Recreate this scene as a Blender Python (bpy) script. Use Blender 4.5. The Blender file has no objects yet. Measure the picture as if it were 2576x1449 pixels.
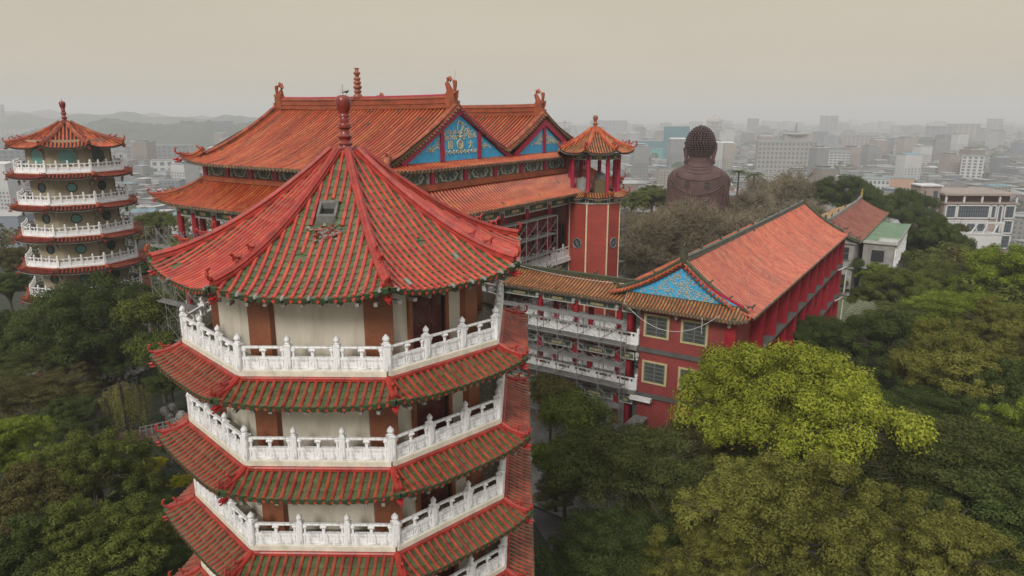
import bpy, math, random
import numpy as np
from mathutils import Vector, Matrix
from math import sin, cos, pi, radians, sqrt, atan2
random.seed(7)
SC = bpy.context.scene
COL = SC.collection
# ------------------------------------------------------------ camera
cam = bpy.data.cameras.new("camera")
cam.sensor_width = 36; cam.lens = 24.74; cam.clip_start = 0.5; cam.clip_end = 20000
camo = bpy.data.objects.new("camera", cam); COL.objects.link(camo)
PITCH = math.atan(437 / 1770)
camo.location = (0, 0, 26); camo.rotation_euler = (pi / 2 - PITCH, 0, 0)
SC.camera = camo
# ------------------------------------------------------------ exposure
SC.view_settings.view_transform = 'Standard'; SC.view_settings.look = 'None'
SC.view_settings.exposure = 0.0; SC.view_settings.gamma = 1.0
SC.cycles.use_denoising = True
SC.cycles.max_bounces = 6; SC.cycles.diffuse_bounces = 3; SC.cycles.glossy_bounces = 2
SC.cycles.transparent_max_bounces = 6; SC.cycles.transmission_bounces = 3; SC.cycles.volume_bounces = 0
SC.cycles.sample_clamp_indirect = 4
# ------------------------------------------------------------ world
SUN_EL, SUN_AZ = radians(34), radians(-158)      # azimuth from +Y towards +X
w = bpy.data.worlds.new("World"); SC.world = w; w.use_nodes = True
nt = w.node_tree; nt.nodes.clear()
out = nt.nodes.new('ShaderNodeOutputWorld')
tc = nt.nodes.new('ShaderNodeTexCoord'); sx = nt.nodes.new('ShaderNodeSeparateXYZ')
nt.links.new(tc.outputs['Generated'], sx.inputs[0])
rp = nt.nodes.new('ShaderNodeValToRGB'); cr = rp.color_ramp
SKY = [(0.0, (.40, .38, .34)), (.497, (.48, .44, .39)), (.502, (.55, .49, .39)), (.53, (.575, .51, .40)), (.58, (.54, .485, .38)),
       (.66, (.68, .655, .60)), (1.0, (1.18, 1.19, 1.19))]
mp = nt.nodes.new('ShaderNodeMapRange'); mp.inputs[1].default_value = -1; mp.inputs[2].default_value = 1
nt.links.new(sx.outputs[2], mp.inputs[0]); nt.links.new(mp.outputs[0], rp.inputs[0])
while len(cr.elements) < len(SKY): cr.elements.new(.5)
for e, (p, c) in zip(cr.elements, SKY):
    e.position = p; e.color = (*c, 1)
bg = nt.nodes.new('ShaderNodeBackground'); bg.inputs[1].default_value = 1.0
cn = nt.nodes.new('ShaderNodeTexNoise'); cn.inputs['Scale'].default_value = 1.6; cn.inputs['Detail'].default_value = 3
mpc = nt.nodes.new('ShaderNodeMapping'); mpc.inputs['Scale'].default_value = (1, 1, 4.5)
nt.links.new(tc.outputs['Generated'], mpc.inputs[0]); nt.links.new(mpc.outputs[0], cn.inputs['Vector'])
cm = nt.nodes.new('ShaderNodeMapRange'); cm.inputs[1].default_value = .3; cm.inputs[2].default_value = .7; cm.inputs[3].default_value = .95; cm.inputs[4].default_value = 1.04
nt.links.new(cn.outputs[0], cm.inputs[0]); nt.links.new(cm.outputs[0], bg.inputs[1])
nt.links.new(rp.outputs[0], bg.inputs[0])
sk = nt.nodes.new('ShaderNodeTexSky'); sk.sky_type = 'NISHITA'; sk.sun_disc = False
sk.sun_elevation = SUN_EL; sk.sun_rotation = SUN_AZ; sk.dust_density = 6; sk.air_density = 2
bg2 = nt.nodes.new('ShaderNodeBackground'); bg2.inputs[1].default_value = 0.008
nt.links.new(sk.outputs[0], bg2.inputs[0])
ad = nt.nodes.new('ShaderNodeAddShader')
nt.links.new(bg.outputs[0], ad.inputs[0]); nt.links.new(bg2.outputs[0], ad.inputs[1]); nt.links.new(ad.outputs[0], out.inputs[0])
# ------------------------------------------------------------ sun behind thin cloud
sl = bpy.data.lights.new("sun", 'SUN'); sl.energy = 2.25; sl.angle = radians(16); sl.color = (1, .95, .88)
so = bpy.data.objects.new("sun", sl); COL.objects.link(so)
sd = Vector((sin(SUN_AZ) * cos(SUN_EL), cos(SUN_AZ) * cos(SUN_EL), sin(SUN_EL)))
so.rotation_euler = sd.to_track_quat('Z', 'Y').to_euler()

# ------------------------------------------------------------ frames
S_ = np.array([.5457, .8380]); R_ = np.array([.8380, -.5457]); RZ = -radians(33.07)
def UV(u, v): p = u * R_ + v * S_; return (float(p[0]), float(p[1]))
def at(px, py, Z):      # a point of height Z seen in a given direction, for laying out the planting
    c, s = cos(PITCH), sin(PITCH); k = (724 - py) / 1770
    r = Vector(((px - 1288) / 1770, c + k * s, -s + k * c)); t = (Z - 26) / r.z
    return Vector((r.x * t, r.y * t, Z))

# ------------------------------------------------------------ materials
def _nodes(name):
    m = bpy.data.materials.new(name); m.use_nodes = True
    nt = m.node_tree; b = nt.nodes['Principled BSDF']
    return m, nt, b
def _mix(nt, fac, a, b, mode='MIX'):
    n = nt.nodes.new('ShaderNodeMix'); n.data_type = 'RGBA'; n.blend_type = mode
    for sock, val in ((n.inputs[0], fac), (n.inputs[6], a), (n.inputs[7], b)):
        if hasattr(val, 'type') and hasattr(val, 'links'): nt.links.new(val, sock)
        elif isinstance(val, (int, float)): sock.default_value = val
        else: sock.default_value = (*val, 1)
    return n.outputs[2]
def _noise(nt, scale, detail=4, vec=None, rough=.6):
    n = nt.nodes.new('ShaderNodeTexNoise'); n.inputs['Scale'].default_value = scale
    n.inputs['Detail'].default_value = detail; n.inputs['Roughness'].default_value = rough
    if vec is not None: nt.links.new(vec, n.inputs['Vector'])
    return n.outputs[0]
def _ramp(nt, src, stops):
    n = nt.nodes.new('ShaderNodeValToRGB'); c = n.color_ramp
    while len(c.elements) < len(stops): c.elements.new(.5)
    for e, (p, col) in zip(c.elements, stops):
        e.position = p; e.color = (*col, 1) if len(col) == 3 else col
    nt.links.new(src, n.inputs[0]); return n.outputs[0]
def mat(name, cols, rough=.6, island=True, nscale=1.5, namt=.3, dirt=None, bump=None, metal=0, spec=.4, sheen=0, trans=0, stretch=None):
    """cols: list of base colours picked per loose piece; namt: noise value variation; dirt=(colour, scale, amount)"""
    m, nt, b = _nodes(name)
    g = nt.nodes.new('ShaderNodeNewGeometry'); tc = nt.nodes.new('ShaderNodeTexCoord'); vec = tc.outputs['Object']
    if stretch:
        mpp = nt.nodes.new('ShaderNodeMapping'); mpp.inputs['Scale'].default_value = stretch
        mpp.inputs['Rotation'].default_value = (0, 0, 0)
        nt.links.new(vec, mpp.inputs[0]); svec = mpp.outputs[0]
    else: svec = vec
    if len(cols) == 1: c = None; base = cols[0]
    else:
        n = len(cols); stops = [(i / (n - 1), cols[i]) for i in range(n)]
        if island: base = _ramp(nt, g.outputs['Random Per Island'], stops)
        else: base = _ramp(nt, _noise(nt, nscale, 5, svec), [(.3 + .4 * p, c) for p, c in stops])
    nz = _ramp(nt, _noise(nt, nscale, 5, svec), [(.3, (1 - namt,) * 3), (.7, (1 + namt * .35,) * 3)])
    col = _mix(nt, 1.0, base, nz, 'MULTIPLY')
    if dirt:
        dc, ds, da = dirt
        d = _ramp(nt, _noise(nt, ds, 8, svec, .7), [(.5 - .02, (0, 0, 0)), (.5 + .22, (da,) * 3)])
        col = _mix(nt, d, col, dc)
    nt.links.new(col, b.inputs['Base Color'])
    b.inputs['Roughness'].default_value = rough; b.inputs['Metallic'].default_value = metal
    b.inputs['Specular IOR Level'].default_value = spec
    if bump:
        bn = nt.nodes.new('ShaderNodeBump'); bn.inputs['Strength'].default_value = bump[1]; bn.inputs['Distance'].default_value = .02
        nt.links.new(_noise(nt, bump[0], 6, vec), bn.inputs['Height']); nt.links.new(bn.outputs[0], b.inputs['Normal'])
    if trans:
        tr = nt.nodes.new('ShaderNodeBsdfTranslucent'); nt.links.new(col, tr.inputs[0])
        mx = nt.nodes.new('ShaderNodeMixShader'); mx.inputs[0].default_value = trans
        nt.links.new(b.outputs[0], mx.inputs[1]); nt.links.new(tr.outputs[0], mx.inputs[2])
        nt.links.new(mx.outputs[0], nt.nodes['Material Output'].inputs[0])
    return m
def brick(name, c1, c2, mortar, bw=.24, bh=.08, ms=.012, rough=.55, namt=.25):
    m, nt, b = _nodes(name)
    tc = nt.nodes.new('ShaderNodeTexCoord'); br = nt.nodes.new('ShaderNodeTexBrick')
    nt.links.new(tc.outputs['UV'], br.inputs[0])
    br.inputs['Color1'].default_value = (*c1, 1); br.inputs['Color2'].default_value = (*c2, 1); br.inputs['Mortar'].default_value = (*mortar, 1)
    br.inputs['Scale'].default_value = 1; br.inputs['Brick Width'].default_value = bw; br.inputs['Row Height'].default_value = bh
    br.inputs['Mortar Size'].default_value = ms; br.inputs['Bias'].default_value = -.2
    nz = _ramp(nt, _noise(nt, .7, 6, tc.outputs['Object']), [(.3, (1 - namt,) * 3), (.7, (1.1,) * 3)])
    nt.links.new(_mix(nt, 1.0, br.outputs[0], nz, 'MULTIPLY'), b.inputs['Base Color'])
    b.inputs['Roughness'].default_value = rough
    bn = nt.nodes.new('ShaderNodeBump'); bn.inputs['Strength'].default_value = .3; bn.inputs['Distance'].default_value = .01; bn.invert = True
    nt.links.new(br.outputs['Fac'], bn.inputs['Height']); nt.links.new(bn.outputs[0], b.inputs['Normal'])
    return m
def facade(name, walls, glass=(.06, .08, .10), bw=3.2, bh=3.3):
    """a plastered block with rows of small windows in wall metres (UV), wall colour per block"""
    m, nt, b = _nodes(name)
    g = nt.nodes.new('ShaderNodeNewGeometry'); tc = nt.nodes.new('ShaderNodeTexCoord')
    br = nt.nodes.new('ShaderNodeTexBrick'); nt.links.new(tc.outputs['UV'], br.inputs[0])
    br.offset = 0; br.inputs['Scale'].default_value = 1; br.inputs['Brick Width'].default_value = bw
    br.inputs['Row Height'].default_value = bh; br.inputs['Mortar Size'].default_value = .85; br.inputs['Mortar Smooth'].default_value = 0
    wn = nt.nodes.new('ShaderNodeSeparateXYZ'); nt.links.new(g.outputs['Normal'], wn.inputs[0])
    n = len(walls)
    base = _ramp(nt, g.outputs['Random Per Island'], [(i / (n - 1), walls[i]) for i in range(n)])
    nz = _ramp(nt, _noise(nt, .15, 5, tc.outputs['Object']), [(.3, (.75,) * 3), (.7, (1.05,) * 3)])
    base = _mix(nt, 1.0, base, nz, 'MULTIPLY')
    isw = nt.nodes.new('ShaderNodeMath'); isw.operation = 'LESS_THAN'; isw.inputs[1].default_value = .5
    nt.links.new(br.outputs['Fac'], isw.inputs[0])
    vert = nt.nodes.new('ShaderNodeMath'); vert.operation = 'LESS_THAN'; vert.inputs[1].default_value = .4
    ab = nt.nodes.new('ShaderNodeMath'); ab.operation = 'ABSOLUTE'; nt.links.new(wn.outputs[2], ab.inputs[0]); nt.links.new(ab.outputs[0], vert.inputs[0])
    mu = nt.nodes.new('ShaderNodeMath'); mu.operation = 'MULTIPLY'; nt.links.new(isw.outputs[0], mu.inputs[0]); nt.links.new(vert.outputs[0], mu.inputs[1])
    sc = nt.nodes.new('ShaderNodeMath'); sc.operation = 'MULTIPLY'; sc.inputs[1].default_value = .85; nt.links.new(mu.outputs[0], sc.inputs[0])
    nt.links.new(_mix(nt, sc.outputs[0], base, glass), b.inputs['Base Color']); b.inputs['Roughness'].default_value = .7
    return m

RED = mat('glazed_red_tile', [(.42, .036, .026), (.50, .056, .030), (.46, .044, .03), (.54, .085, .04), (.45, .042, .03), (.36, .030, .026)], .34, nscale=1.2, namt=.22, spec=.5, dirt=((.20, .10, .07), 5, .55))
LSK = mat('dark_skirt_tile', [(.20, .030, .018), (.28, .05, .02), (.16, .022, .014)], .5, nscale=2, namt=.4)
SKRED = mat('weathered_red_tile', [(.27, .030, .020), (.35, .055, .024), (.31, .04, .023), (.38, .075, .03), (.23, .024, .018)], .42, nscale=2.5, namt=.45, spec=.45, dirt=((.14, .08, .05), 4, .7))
GRN = mat('green_pan_tile', [(.07, .115, .045), (.115, .14, .055), (.06, .09, .037), (.13, .145, .07), (.085, .10, .045)], .45, nscale=4, namt=.45, dirt=((.10, .085, .05), 2.5, .6))
DRIP = mat('green_drip_tile', [(.04, .075, .035), (.065, .095, .045), (.04, .055, .035)], .5, nscale=8, namt=.4)
MORT = mat('bare_mortar', [(.23, .22, .205), (.29, .28, .26), (.17, .165, .155)], .9, nscale=9, namt=.3)
RIDGE = mat('glazed_ridge_tile', [(.34, .030, .022), (.42, .045, .028), (.30, .026, .020), (.38, .05, .028)], .38, nscale=2.5, namt=.4, dirt=((.17, .055, .04), 3, .75))
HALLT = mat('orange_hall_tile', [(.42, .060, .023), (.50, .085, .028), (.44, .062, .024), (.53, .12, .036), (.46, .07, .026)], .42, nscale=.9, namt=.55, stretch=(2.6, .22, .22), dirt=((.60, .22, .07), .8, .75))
HALLR = mat('ochre_ridge_tile', [(.30, .065, .025), (.40, .10, .032), (.25, .045, .02), (.34, .05, .022)], .5, nscale=1.2, namt=.5, dirt=((.20, .12, .06), 3, .6))
HALLP = mat('shaded_pan_tile', [(.07, .022, .012), (.06, .03, .015)], .6, island=False, nscale=1.2, namt=.4)  # pan tile darkened; shade between the cover rows is put into its colour
DKEAVE = mat('dark_eave_tile', [(.13, .10, .07), (.22, .12, .06), (.09, .08, .06), (.28, .16, .08)], .6, nscale=5, namt=.4)
WINGT = mat('bright_orange_tile', [(.43, .056, .021), (.50, .10, .035), (.37, .043, .018), (.47, .075, .028), (.52, .135, .05)], .45, nscale=.6, namt=.4, stretch=(.35, 1.6, .5), dirt=((.56, .20, .09), .9, .6))
YELT = mat('yellow_ochre_tile', [(.42, .15, .05), (.48, .21, .08), (.36, .12, .045), (.44, .17, .07), (.40, .085, .035)], .5, nscale=1.2, namt=.4, dirt=((.10, .09, .04), 3, .6))
GREYRDG = mat('grey_green_ridge', [(.13, .135, .11)], .7, nscale=2, namt=.45, dirt=((.05, .06, .035), 3, .6))
HATCHC = mat('dark_grey_curb', [(.15, .15, .14)], .9, nscale=3, namt=.4, dirt=((.06, .06, .055), 4, .7))
GRNRDG = mat('dark_green_ridge', [(.045, .055, .032), (.065, .075, .04), (.07, .06, .045)], .55, nscale=3, namt=.45)
STUC = mat('cream_stucco', [(.60, .56, .475)], .92, nscale=.9, namt=.16, bump=(55, .4), stretch=(2.2, 2.2, .35), dirt=((.36, .32, .24), 1.1, .6))
STUCO = mat('khaki_stucco', [(.36, .31, .22)], .92, nscale=.8, namt=.2, bump=(30, .3))
WHITE = mat('weathered_white_paint', [(.82, .825, .84)], .6, nscale=2, namt=.06, bump=(14, .25), stretch=(3, 3, .9), dirt=((.20, .20, .20), 2.2, .95))
WHITE2 = mat('white_paint', [(.78, .78, .79)], .6, nscale=1, namt=.15, dirt=((.30, .30, .30), 3, .5))
CREAMB = mat('cream_base_paint', [(.66, .62, .52)], .75, nscale=2.5, namt=.18, dirt=((.30, .26, .2), 3, .5))
PILB = brick('brown_brick_tile', (.34, .10, .038), (.27, .07, .032), (.17, .085, .05), .11, .055, .010)
REDB = brick('dark_red_brick', (.25, .020, .022), (.21, .016, .018), (.30, .12, .10), .30, .115, .012, namt=.3)
TOWB = brick('tower_red_brick', (.33, .036, .024), (.28, .028, .02), (.34, .11, .08), .30, .12, .011)
MAG = mat('magenta_red_paint', [(.33, .012, .045)], .5, nscale=1, namt=.2)
CRIM = mat('crimson_paint', [(.27, .005, .018)], .5, nscale=1, namt=.2, dirt=((.42, .10, .09), 3, .3))
BLUE = mat('sky_blue_paint', [(.035, .36, .66)], .7, nscale=1.6, namt=.25, dirt=((.30, .56, .70), 5, .4))
GOLD = mat('pale_gold_relief', [(.66, .58, .38)], .7, nscale=5, namt=.3)
DGOLD = mat('dull_gold_relief', [(.55, .46, .26)], .7, nscale=5, namt=.4)
DGRNP = mat('dark_green_panel', [(.07, .105, .075)], .8, nscale=2, namt=.3)
GREYREL = mat('grey_white_relief', [(.42, .43, .40)], .8, nscale=4, namt=.3)
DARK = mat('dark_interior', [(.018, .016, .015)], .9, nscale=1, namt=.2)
DOOR = mat('worn_maroon_door', [(.085, .018, .014)], .45, nscale=1.5, namt=.5, dirt=((.10, .085, .08), 3, .7))
CONC = mat('grey_concrete', [(.24, .235, .22)], .9, nscale=1.2, namt=.35, bump=(20, .3), dirt=((.08, .075, .07), 2, .6))
DCONC = mat('dark_concrete', [(.10, .095, .09)], .9, nscale=1.2, namt=.35)
PAVE = mat('balcony_floor_tile', [(.24, .215, .165)], .8, nscale=2, namt=.3)
FLOORT = brick('buff_floor_tile', (.29, .26, .20), (.24, .22, .17), (.12, .10, .07), .3, .3, .012)
FIN = mat('glazed_finial', [(.22, .026, .018)], .3, nscale=2.5, namt=.5, dirt=((.12, .03, .02), 3, .5), spec=.6)
OCFIN = mat('ochre_finial', [(.30, .10, .05)], .4, nscale=2, namt=.5, dirt=((.12, .07, .04), 3, .6))
BEAST = mat('red_ceramic_beast', [(.40, .035, .022)], .35, nscale=8, namt=.5, dirt=((.30, .14, .10), 12, .4))
DRAG = mat('scarlet_ceramic_dragon', [(.42, .02, .018)], .35, nscale=10, namt=.5)
STEEL = mat('galvanised_steel', [(.36, .36, .36)], .5, metal=.3, nscale=3, namt=.3)
RUST = mat('dull_scaffold_tube', [(.26, .25, .245)], .6, metal=.2, nscale=2, namt=.4)
PLANK = mat('grey_scaffold_plank', [(.22, .215, .21), (.17, .165, .16)], .75, nscale=2, namt=.3)
GLASS = mat('dark_window_glass', [(.035, .04, .045)], .12, nscale=1, namt=.2, spec=.6)
TEAL = mat('teal_window_glass', [(.12, .32, .29)], .25, nscale=1, namt=.25, spec=.5)
DTEAL = mat('dark_teal_window_glass', [(.04, .085, .085)], .25, nscale=1, namt=.25, spec=.5)
FRAMEY = mat('yellow_stone_frame', [(.46, .40, .21)], .7, nscale=3, namt=.2)
ALU = mat('grey_window_frame', [(.15, .16, .17)], .4, nscale=3, namt=.1)
BRONZE = mat('brown_red_statue_paint', [(.085, .043, .040)], .65, nscale=.35, namt=.45, dirt=((.115, .066, .06), .8, .5))
CURL = mat('dark_brown_curls', [(.05, .028, .028)], .4, nscale=1, namt=.3)
MOSSR = mat('mossy_dull_red_tile', [(.24, .05, .04), (.30, .07, .05), (.20, .065, .045), (.26, .11, .07)], .7, nscale=.5, namt=.45, dirt=((.17, .12, .05), .5, .6))
OCHT = mat('faded_ochre_tile', [(.42, .27, .13), (.36, .22, .11), (.30, .22, .12)], .7, nscale=.6, namt=.4)
GRNRF = mat('mint_green_roof_paint', [(.15, .235, .145)], .8, nscale=.5, namt=.3, dirt=((.06, .10, .07), .9, .85))
GREYW = mat('grey_pebble_wall', [(.30, .29, .28)], .9, nscale=.7, namt=.3, bump=(25, .4), dirt=((.13, .125, .12), .5, .6))
CABLE = mat('white_cable', [(.55, .55, .55)], .5, namt=.1)
BLACKM = mat('black_bird', [(.01, .01, .012)], .6, namt=.2)
ASPH = mat('old_asphalt', [(.085, .08, .082)], .9, nscale=.6, namt=.35)
BRKPATH = mat('pinkish_brick_paving', [(.22, .12, .11)], .9, nscale=.8, namt=.35)
STONE = mat('pitted_grey_rock', [(.24, .23, .21)], .95, nscale=2, namt=.6, bump=(6, 1))
BARK = mat('grey_brown_bark', [(.085, .068, .052)], .95, nscale=3, namt=.4)
TWIG = mat('pale_dry_twigs', [(.20, .165, .115), (.28, .235, .165), (.13, .105, .075)], .95, nscale=.5, namt=.3)
GROUND = None

# ------------------------------------------------------------ mesh builder
class MB:
    def __init__(s): s.v = []; s.f = []; s.m = []
    def add(s, vs, fs, m=0):
        b = len(s.v); s.v.extend(vs)
        s.f.extend([tuple(b + i for i in f) for f in fs])
        s.m.extend([m] * len(fs))
    def box(s, c, sz, m=0, rz=0, taper=1.0, M=None):
        hx, hy, hz = sz[0] / 2, sz[1] / 2, sz[2] / 2; vs = []
        ca, sa = cos(rz), sin(rz)
        for z, t in ((-hz, 1), (hz, taper)):
            for x, y in ((-hx, -hy), (hx, -hy), (hx, hy), (-hx, hy)):
                X, Y = x * t, y * t
                p = (c[0] + X * ca - Y * sa, c[1] + X * sa + Y * ca, c[2] + z)
                vs.append(tuple(M @ Vector(p)) if M else p)
        s.add(vs, [(3, 2, 1, 0), (4, 5, 6, 7), (0, 1, 5, 4), (1, 2, 6, 5), (2, 3, 7, 6), (3, 0, 4, 7)], m)
    def b2(s, x0, x1, y0, y1, z0, z1, m=0): s.box(((x0 + x1) / 2, (y0 + y1) / 2, (z0 + z1) / 2), (x1 - x0, y1 - y0, z1 - z0), m)
    def lathe(s, prof, n=12, c=(0, 0, 0), m=0, sx=1, sy=1, a0=0):
        vs = []
        for r, z in prof:
            for i in range(n):
                a = a0 + 2 * pi * i / n; vs.append((c[0] + r * cos(a) * sx, c[1] + r * sin(a) * sy, c[2] + z))
        fs = []
        for j in range(len(prof) - 1):
            for i in range(n):
                fs.append((j * n + i, j * n + (i + 1) % n, (j + 1) * n + (i + 1) % n, (j + 1) * n + i))
        fs.append(tuple(range(n - 1, -1, -1))); fs.append(tuple((len(prof) - 1) * n + i for i in range(n)))
        s.add(vs, fs, m)
    def tube(s, pts, r, n=6, m=0, cap=True, flat=1.0):
        pts = [Vector(p) for p in pts]; L = len(pts)
        rs = r if isinstance(r, (list, tuple)) else [r] * L
        vs = []; up0 = Vector((0, 0, 1))
        for i, p in enumerate(pts):
            t = (pts[min(i + 1, L - 1)] - pts[max(i - 1, 0)]);
            if t.length < 1e-9: t = Vector((0, 0, 1))
            t.normalize()
            u = up0 if abs(t.z) < .95 else Vector((1, 0, 0))
            a = t.cross(u).normalized(); b = a.cross(t)
            for k in range(n):
                q = 2 * pi * k / n; vs.append(tuple(p + a * (cos(q) * rs[i] * flat) + b * (sin(q) * rs[i])))
        fs = []
        for j in range(L - 1):
            for k in range(n): fs.append((j * n + k, (j + 1) * n + k, (j + 1) * n + (k + 1) % n, j * n + (k + 1) % n))
        if cap: fs.append(tuple(range(n))); fs.append(tuple((L - 1) * n + k for k in range(n - 1, -1, -1)))
        s.add(vs, fs, m)
    def sphere(s, c, r, nu=8, nv=6, m=0, sx=1, sy=1, sz=1):
        s.lathe([(r * sin(pi * (j + .02) / (nv + .04)), -r * cos(pi * (j + .02) / (nv + .04)) * sz) for j in range(nv + 1)], nu, c, m, sx, sy)
    def prism(s, poly, axis_o, ax, ay, an, m=0):
        """polygon in the plane (ax, ay) from axis_o, extruded by the vector an"""
        o = Vector(axis_o); ax = Vector(ax); ay = Vector(ay); an = Vector(an); n = len(poly)
        v0 = [tuple(o + ax * a + ay * b) for a, b in poly]; v1 = [tuple(o + ax * a + ay * b + an) for a, b in poly]
        s.add(v0 + v1, [tuple(range(n - 1, -1, -1)), tuple(range(n, 2 * n))] + [(i, (i + 1) % n, n + (i + 1) % n, n + i) for i in range(n)], m)
    def grid(s, P, nu, nv, m=0):
        vs = [tuple(P(i / nu, j / nv)) for j in range(nv + 1) for i in range(nu + 1)]
        s.add(vs, [(j * (nu + 1) + i, j * (nu + 1) + i + 1, (j + 1) * (nu + 1) + i + 1, (j + 1) * (nu + 1) + i) for j in range(nv) for i in range(nu)], m)
    def sweep(s, pts, prof, m=0, islands=True, closed=True, side=None, seg=None):
        """profile (side, up) swept along pts; islands=True leaves a joint at every point"""
        pts = [Vector(p) for p in pts]
        if seg:
            L = [0]
            for a, b in zip(pts, pts[1:]): L.append(L[-1] + (b - a).length)
            n = max(1, int(round(L[-1] / seg))); q = []; k = 0
            for i in range(n + 1):
                d = L[-1] * i / n
                while k < len(L) - 2 and L[k + 1] < d: k += 1
                t = (d - L[k]) / max(1e-9, L[k + 1] - L[k]); q.append(pts[k].lerp(pts[k + 1], t))
            pts = q
        n = len(prof); rings = []
        for i, p in enumerate(pts):
            t = (pts[min(i + 1, len(pts) - 1)] - pts[max(i - 1, 0)]).normalized()
            a = Vector(side) if side else t.cross(Vector((0, 0, 1))).normalized()
            u = a.cross(t).normalized()
            if u.z < 0: u = -u
            rings.append([p + a * x + u * y for x, y in prof])
        sidef = [(k, (k + 1) % n, n + (k + 1) % n, n + k) for k in range(n)]
        capf = [tuple(range(n - 1, -1, -1)), tuple(range(n, 2 * n))]
        if islands:
            for i in range(len(rings) - 1):
                A, B = rings[i], rings[i + 1]; j = .006
                v0 = [tuple(a.lerp(b, j)) for a, b in zip(A, B)]; v1 = [tuple(b.lerp(a, j)) for a, b in zip(A, B)]
                s.add(v0 + v1, sidef + capf, m)
        else:
            vs = [tuple(p) for r in rings for p in r]; fs = []
            for i in range(len(rings) - 1): fs += [tuple(i * n + q for q in f) for f in sidef]
            fs += [capf[0], tuple((len(rings) - 1) * n + k for k in range(n))]
            s.add(vs, fs, m)
    def barrel(s, pts, side, r, seg=.3, n=4, m=0, skip=None, lift=0.0, alt=None):
        """a row of half-round cover tiles going up pts (low to high); every tile a loose piece"""
        pts = [Vector(p) for p in pts]; side = Vector(side).normalized(); L = [0]
        for a, b in zip(pts, pts[1:]): L.append(L[-1] + (b - a).length)
        N = max(1, int(round(L[-1] / seg)))
        def P(d):
            k = 0
            while k < len(L) - 2 and L[k + 1] < d: k += 1
            return pts[k].lerp(pts[k + 1], (d - L[k]) / max(1e-9, L[k + 1] - L[k]))
        for i in range(N):
            a, b = P(L[-1] * i / N), P(L[-1] * (i + 1) / N)
            if skip and skip((a + b) / 2): continue
            if alt and random.random() < alt[1] * .35: continue
            t = (b - a).normalized(); nn = side.cross(t).normalized()
            if nn.z < 0: nn = -nn
            mi = alt[0] if alt and random.random() < alt[1] else m
            vs = []
            for p, rr in ((a, r * 1.03), (b, r * .96)):
                for k in range(n + 1):
                    q = pi * k / n; vs.append(tuple(p + side * (cos(q) * rr) + nn * (sin(q) * rr + lift)))
            s.add(vs, [(k, k + 1, n + 2 + k, n + 1 + k) for k in range(n)] + [tuple(range(n, -1, -1))], mi)
    def build(s, name, mats, parent=None, smooth=False, loc=None, rz=0, auto=None):
        me = bpy.data.meshes.new(name)
        V = np.array(s.v, dtype=np.float32).reshape(-1, 3)
        me.from_pydata([], [], []) if len(V) == 0 else None
        if len(V):
            sizes = np.array([len(f) for f in s.f], dtype=np.int32); flat = np.fromiter((i for f in s.f for i in f), dtype=np.int32, count=int(sizes.sum()))
            fill_mesh(me, V, flat, sizes, np.array(s.m, dtype=np.int32))
        if not isinstance(mats, (list, tuple)): mats = [mats]
        for m_ in mats: me.materials.append(m_)
        if smooth: me.shade_smooth() if hasattr(me, 'shade_smooth') else None
        if auto: 
            me.shade_smooth()
            try: me.set_sharp_from_angle(angle=radians(auto))
            except Exception: pass
        o = bpy.data.objects.new(name, me); COL.objects.link(o)
        if parent: o.parent = parent
        if loc: o.location = loc
        o.rotation_euler[2] = rz
        return o
def fill_mesh(me, V, flat, sizes, midx=None):
    me.vertices.add(len(V)); me.vertices.foreach_set('co', V.ravel())
    me.loops.add(len(flat)); me.loops.foreach_set('vertex_index', flat)
    me.polygons.add(len(sizes)); st = np.zeros(len(sizes), dtype=np.int32); st[1:] = np.cumsum(sizes)[:-1]
    me.polygons.foreach_set('loop_start', st)
    try: me.polygons.foreach_set('loop_total', sizes)
    except Exception: pass
    if midx is not None: me.polygons.foreach_set('material_index', midx)
    me.update(calc_edges=True); me.validate()
    n = len(me.polygons); N = np.zeros(n * 3, dtype=np.float32); me.polygons.foreach_get('normal', N); N = N.reshape(-1, 3)
    sz = np.zeros(n, dtype=np.int32); me.polygons.foreach_get('loop_total', sz)
    NL = np.repeat(N, sz, axis=0); fl = np.zeros(len(me.loops), dtype=np.int32); me.loops.foreach_get('vertex_index', fl)
    co = V[fl]; T = np.stack([-NL[:, 1], NL[:, 0], np.zeros(len(NL))], 1); ln = np.linalg.norm(T, axis=1)
    bad = ln < .05; T[bad] = (1, 0, 0); T /= np.linalg.norm(T, axis=1)[:, None]; B = np.cross(NL, T)
    uv = np.stack([(co * T).sum(1), (co * B).sum(1)], 1).astype(np.float32)
    me.shade_flat()
    me.uv_layers.new(name='UVMap'); me.uv_layers[0].data.foreach_set('uv', uv.ravel())

# ------------------------------------------------------------ objects
def tag(o, label=None, cat=None, group=None, kind=None):
    if label: o['label'] = label
    if cat: o['category'] = cat
    if group: o['group'] = group
    if kind: o['kind'] = kind
    return o
def thing(name, label, cat, loc=(0, 0, 0), rz=0, group=None):
    o = bpy.data.objects.new(name, None); COL.objects.link(o); o.empty_display_size = .5
    o.location = loc; o.rotation_euler[2] = rz
    return tag(o, label, cat, group)
def struct(o): o['kind'] = 'structure'; return o
def copy_tree(o, parent=None, kids=None):
    c = o.copy(); COL.objects.link(c); c.parent = parent
    for ch in (o.children): copy_tree(ch, c)
    return c
def inst(src, parent, loc, rz=0, sc=1.0, mats=None):
    c = bpy.data.objects.new(src.name.split('.')[0], src.data); COL.objects.link(c); c.parent = parent
    c.location = loc; c.rotation_euler[2] = rz; c.scale = (sc,) * 3 if not isinstance(sc, tuple) else sc
    return c
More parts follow.
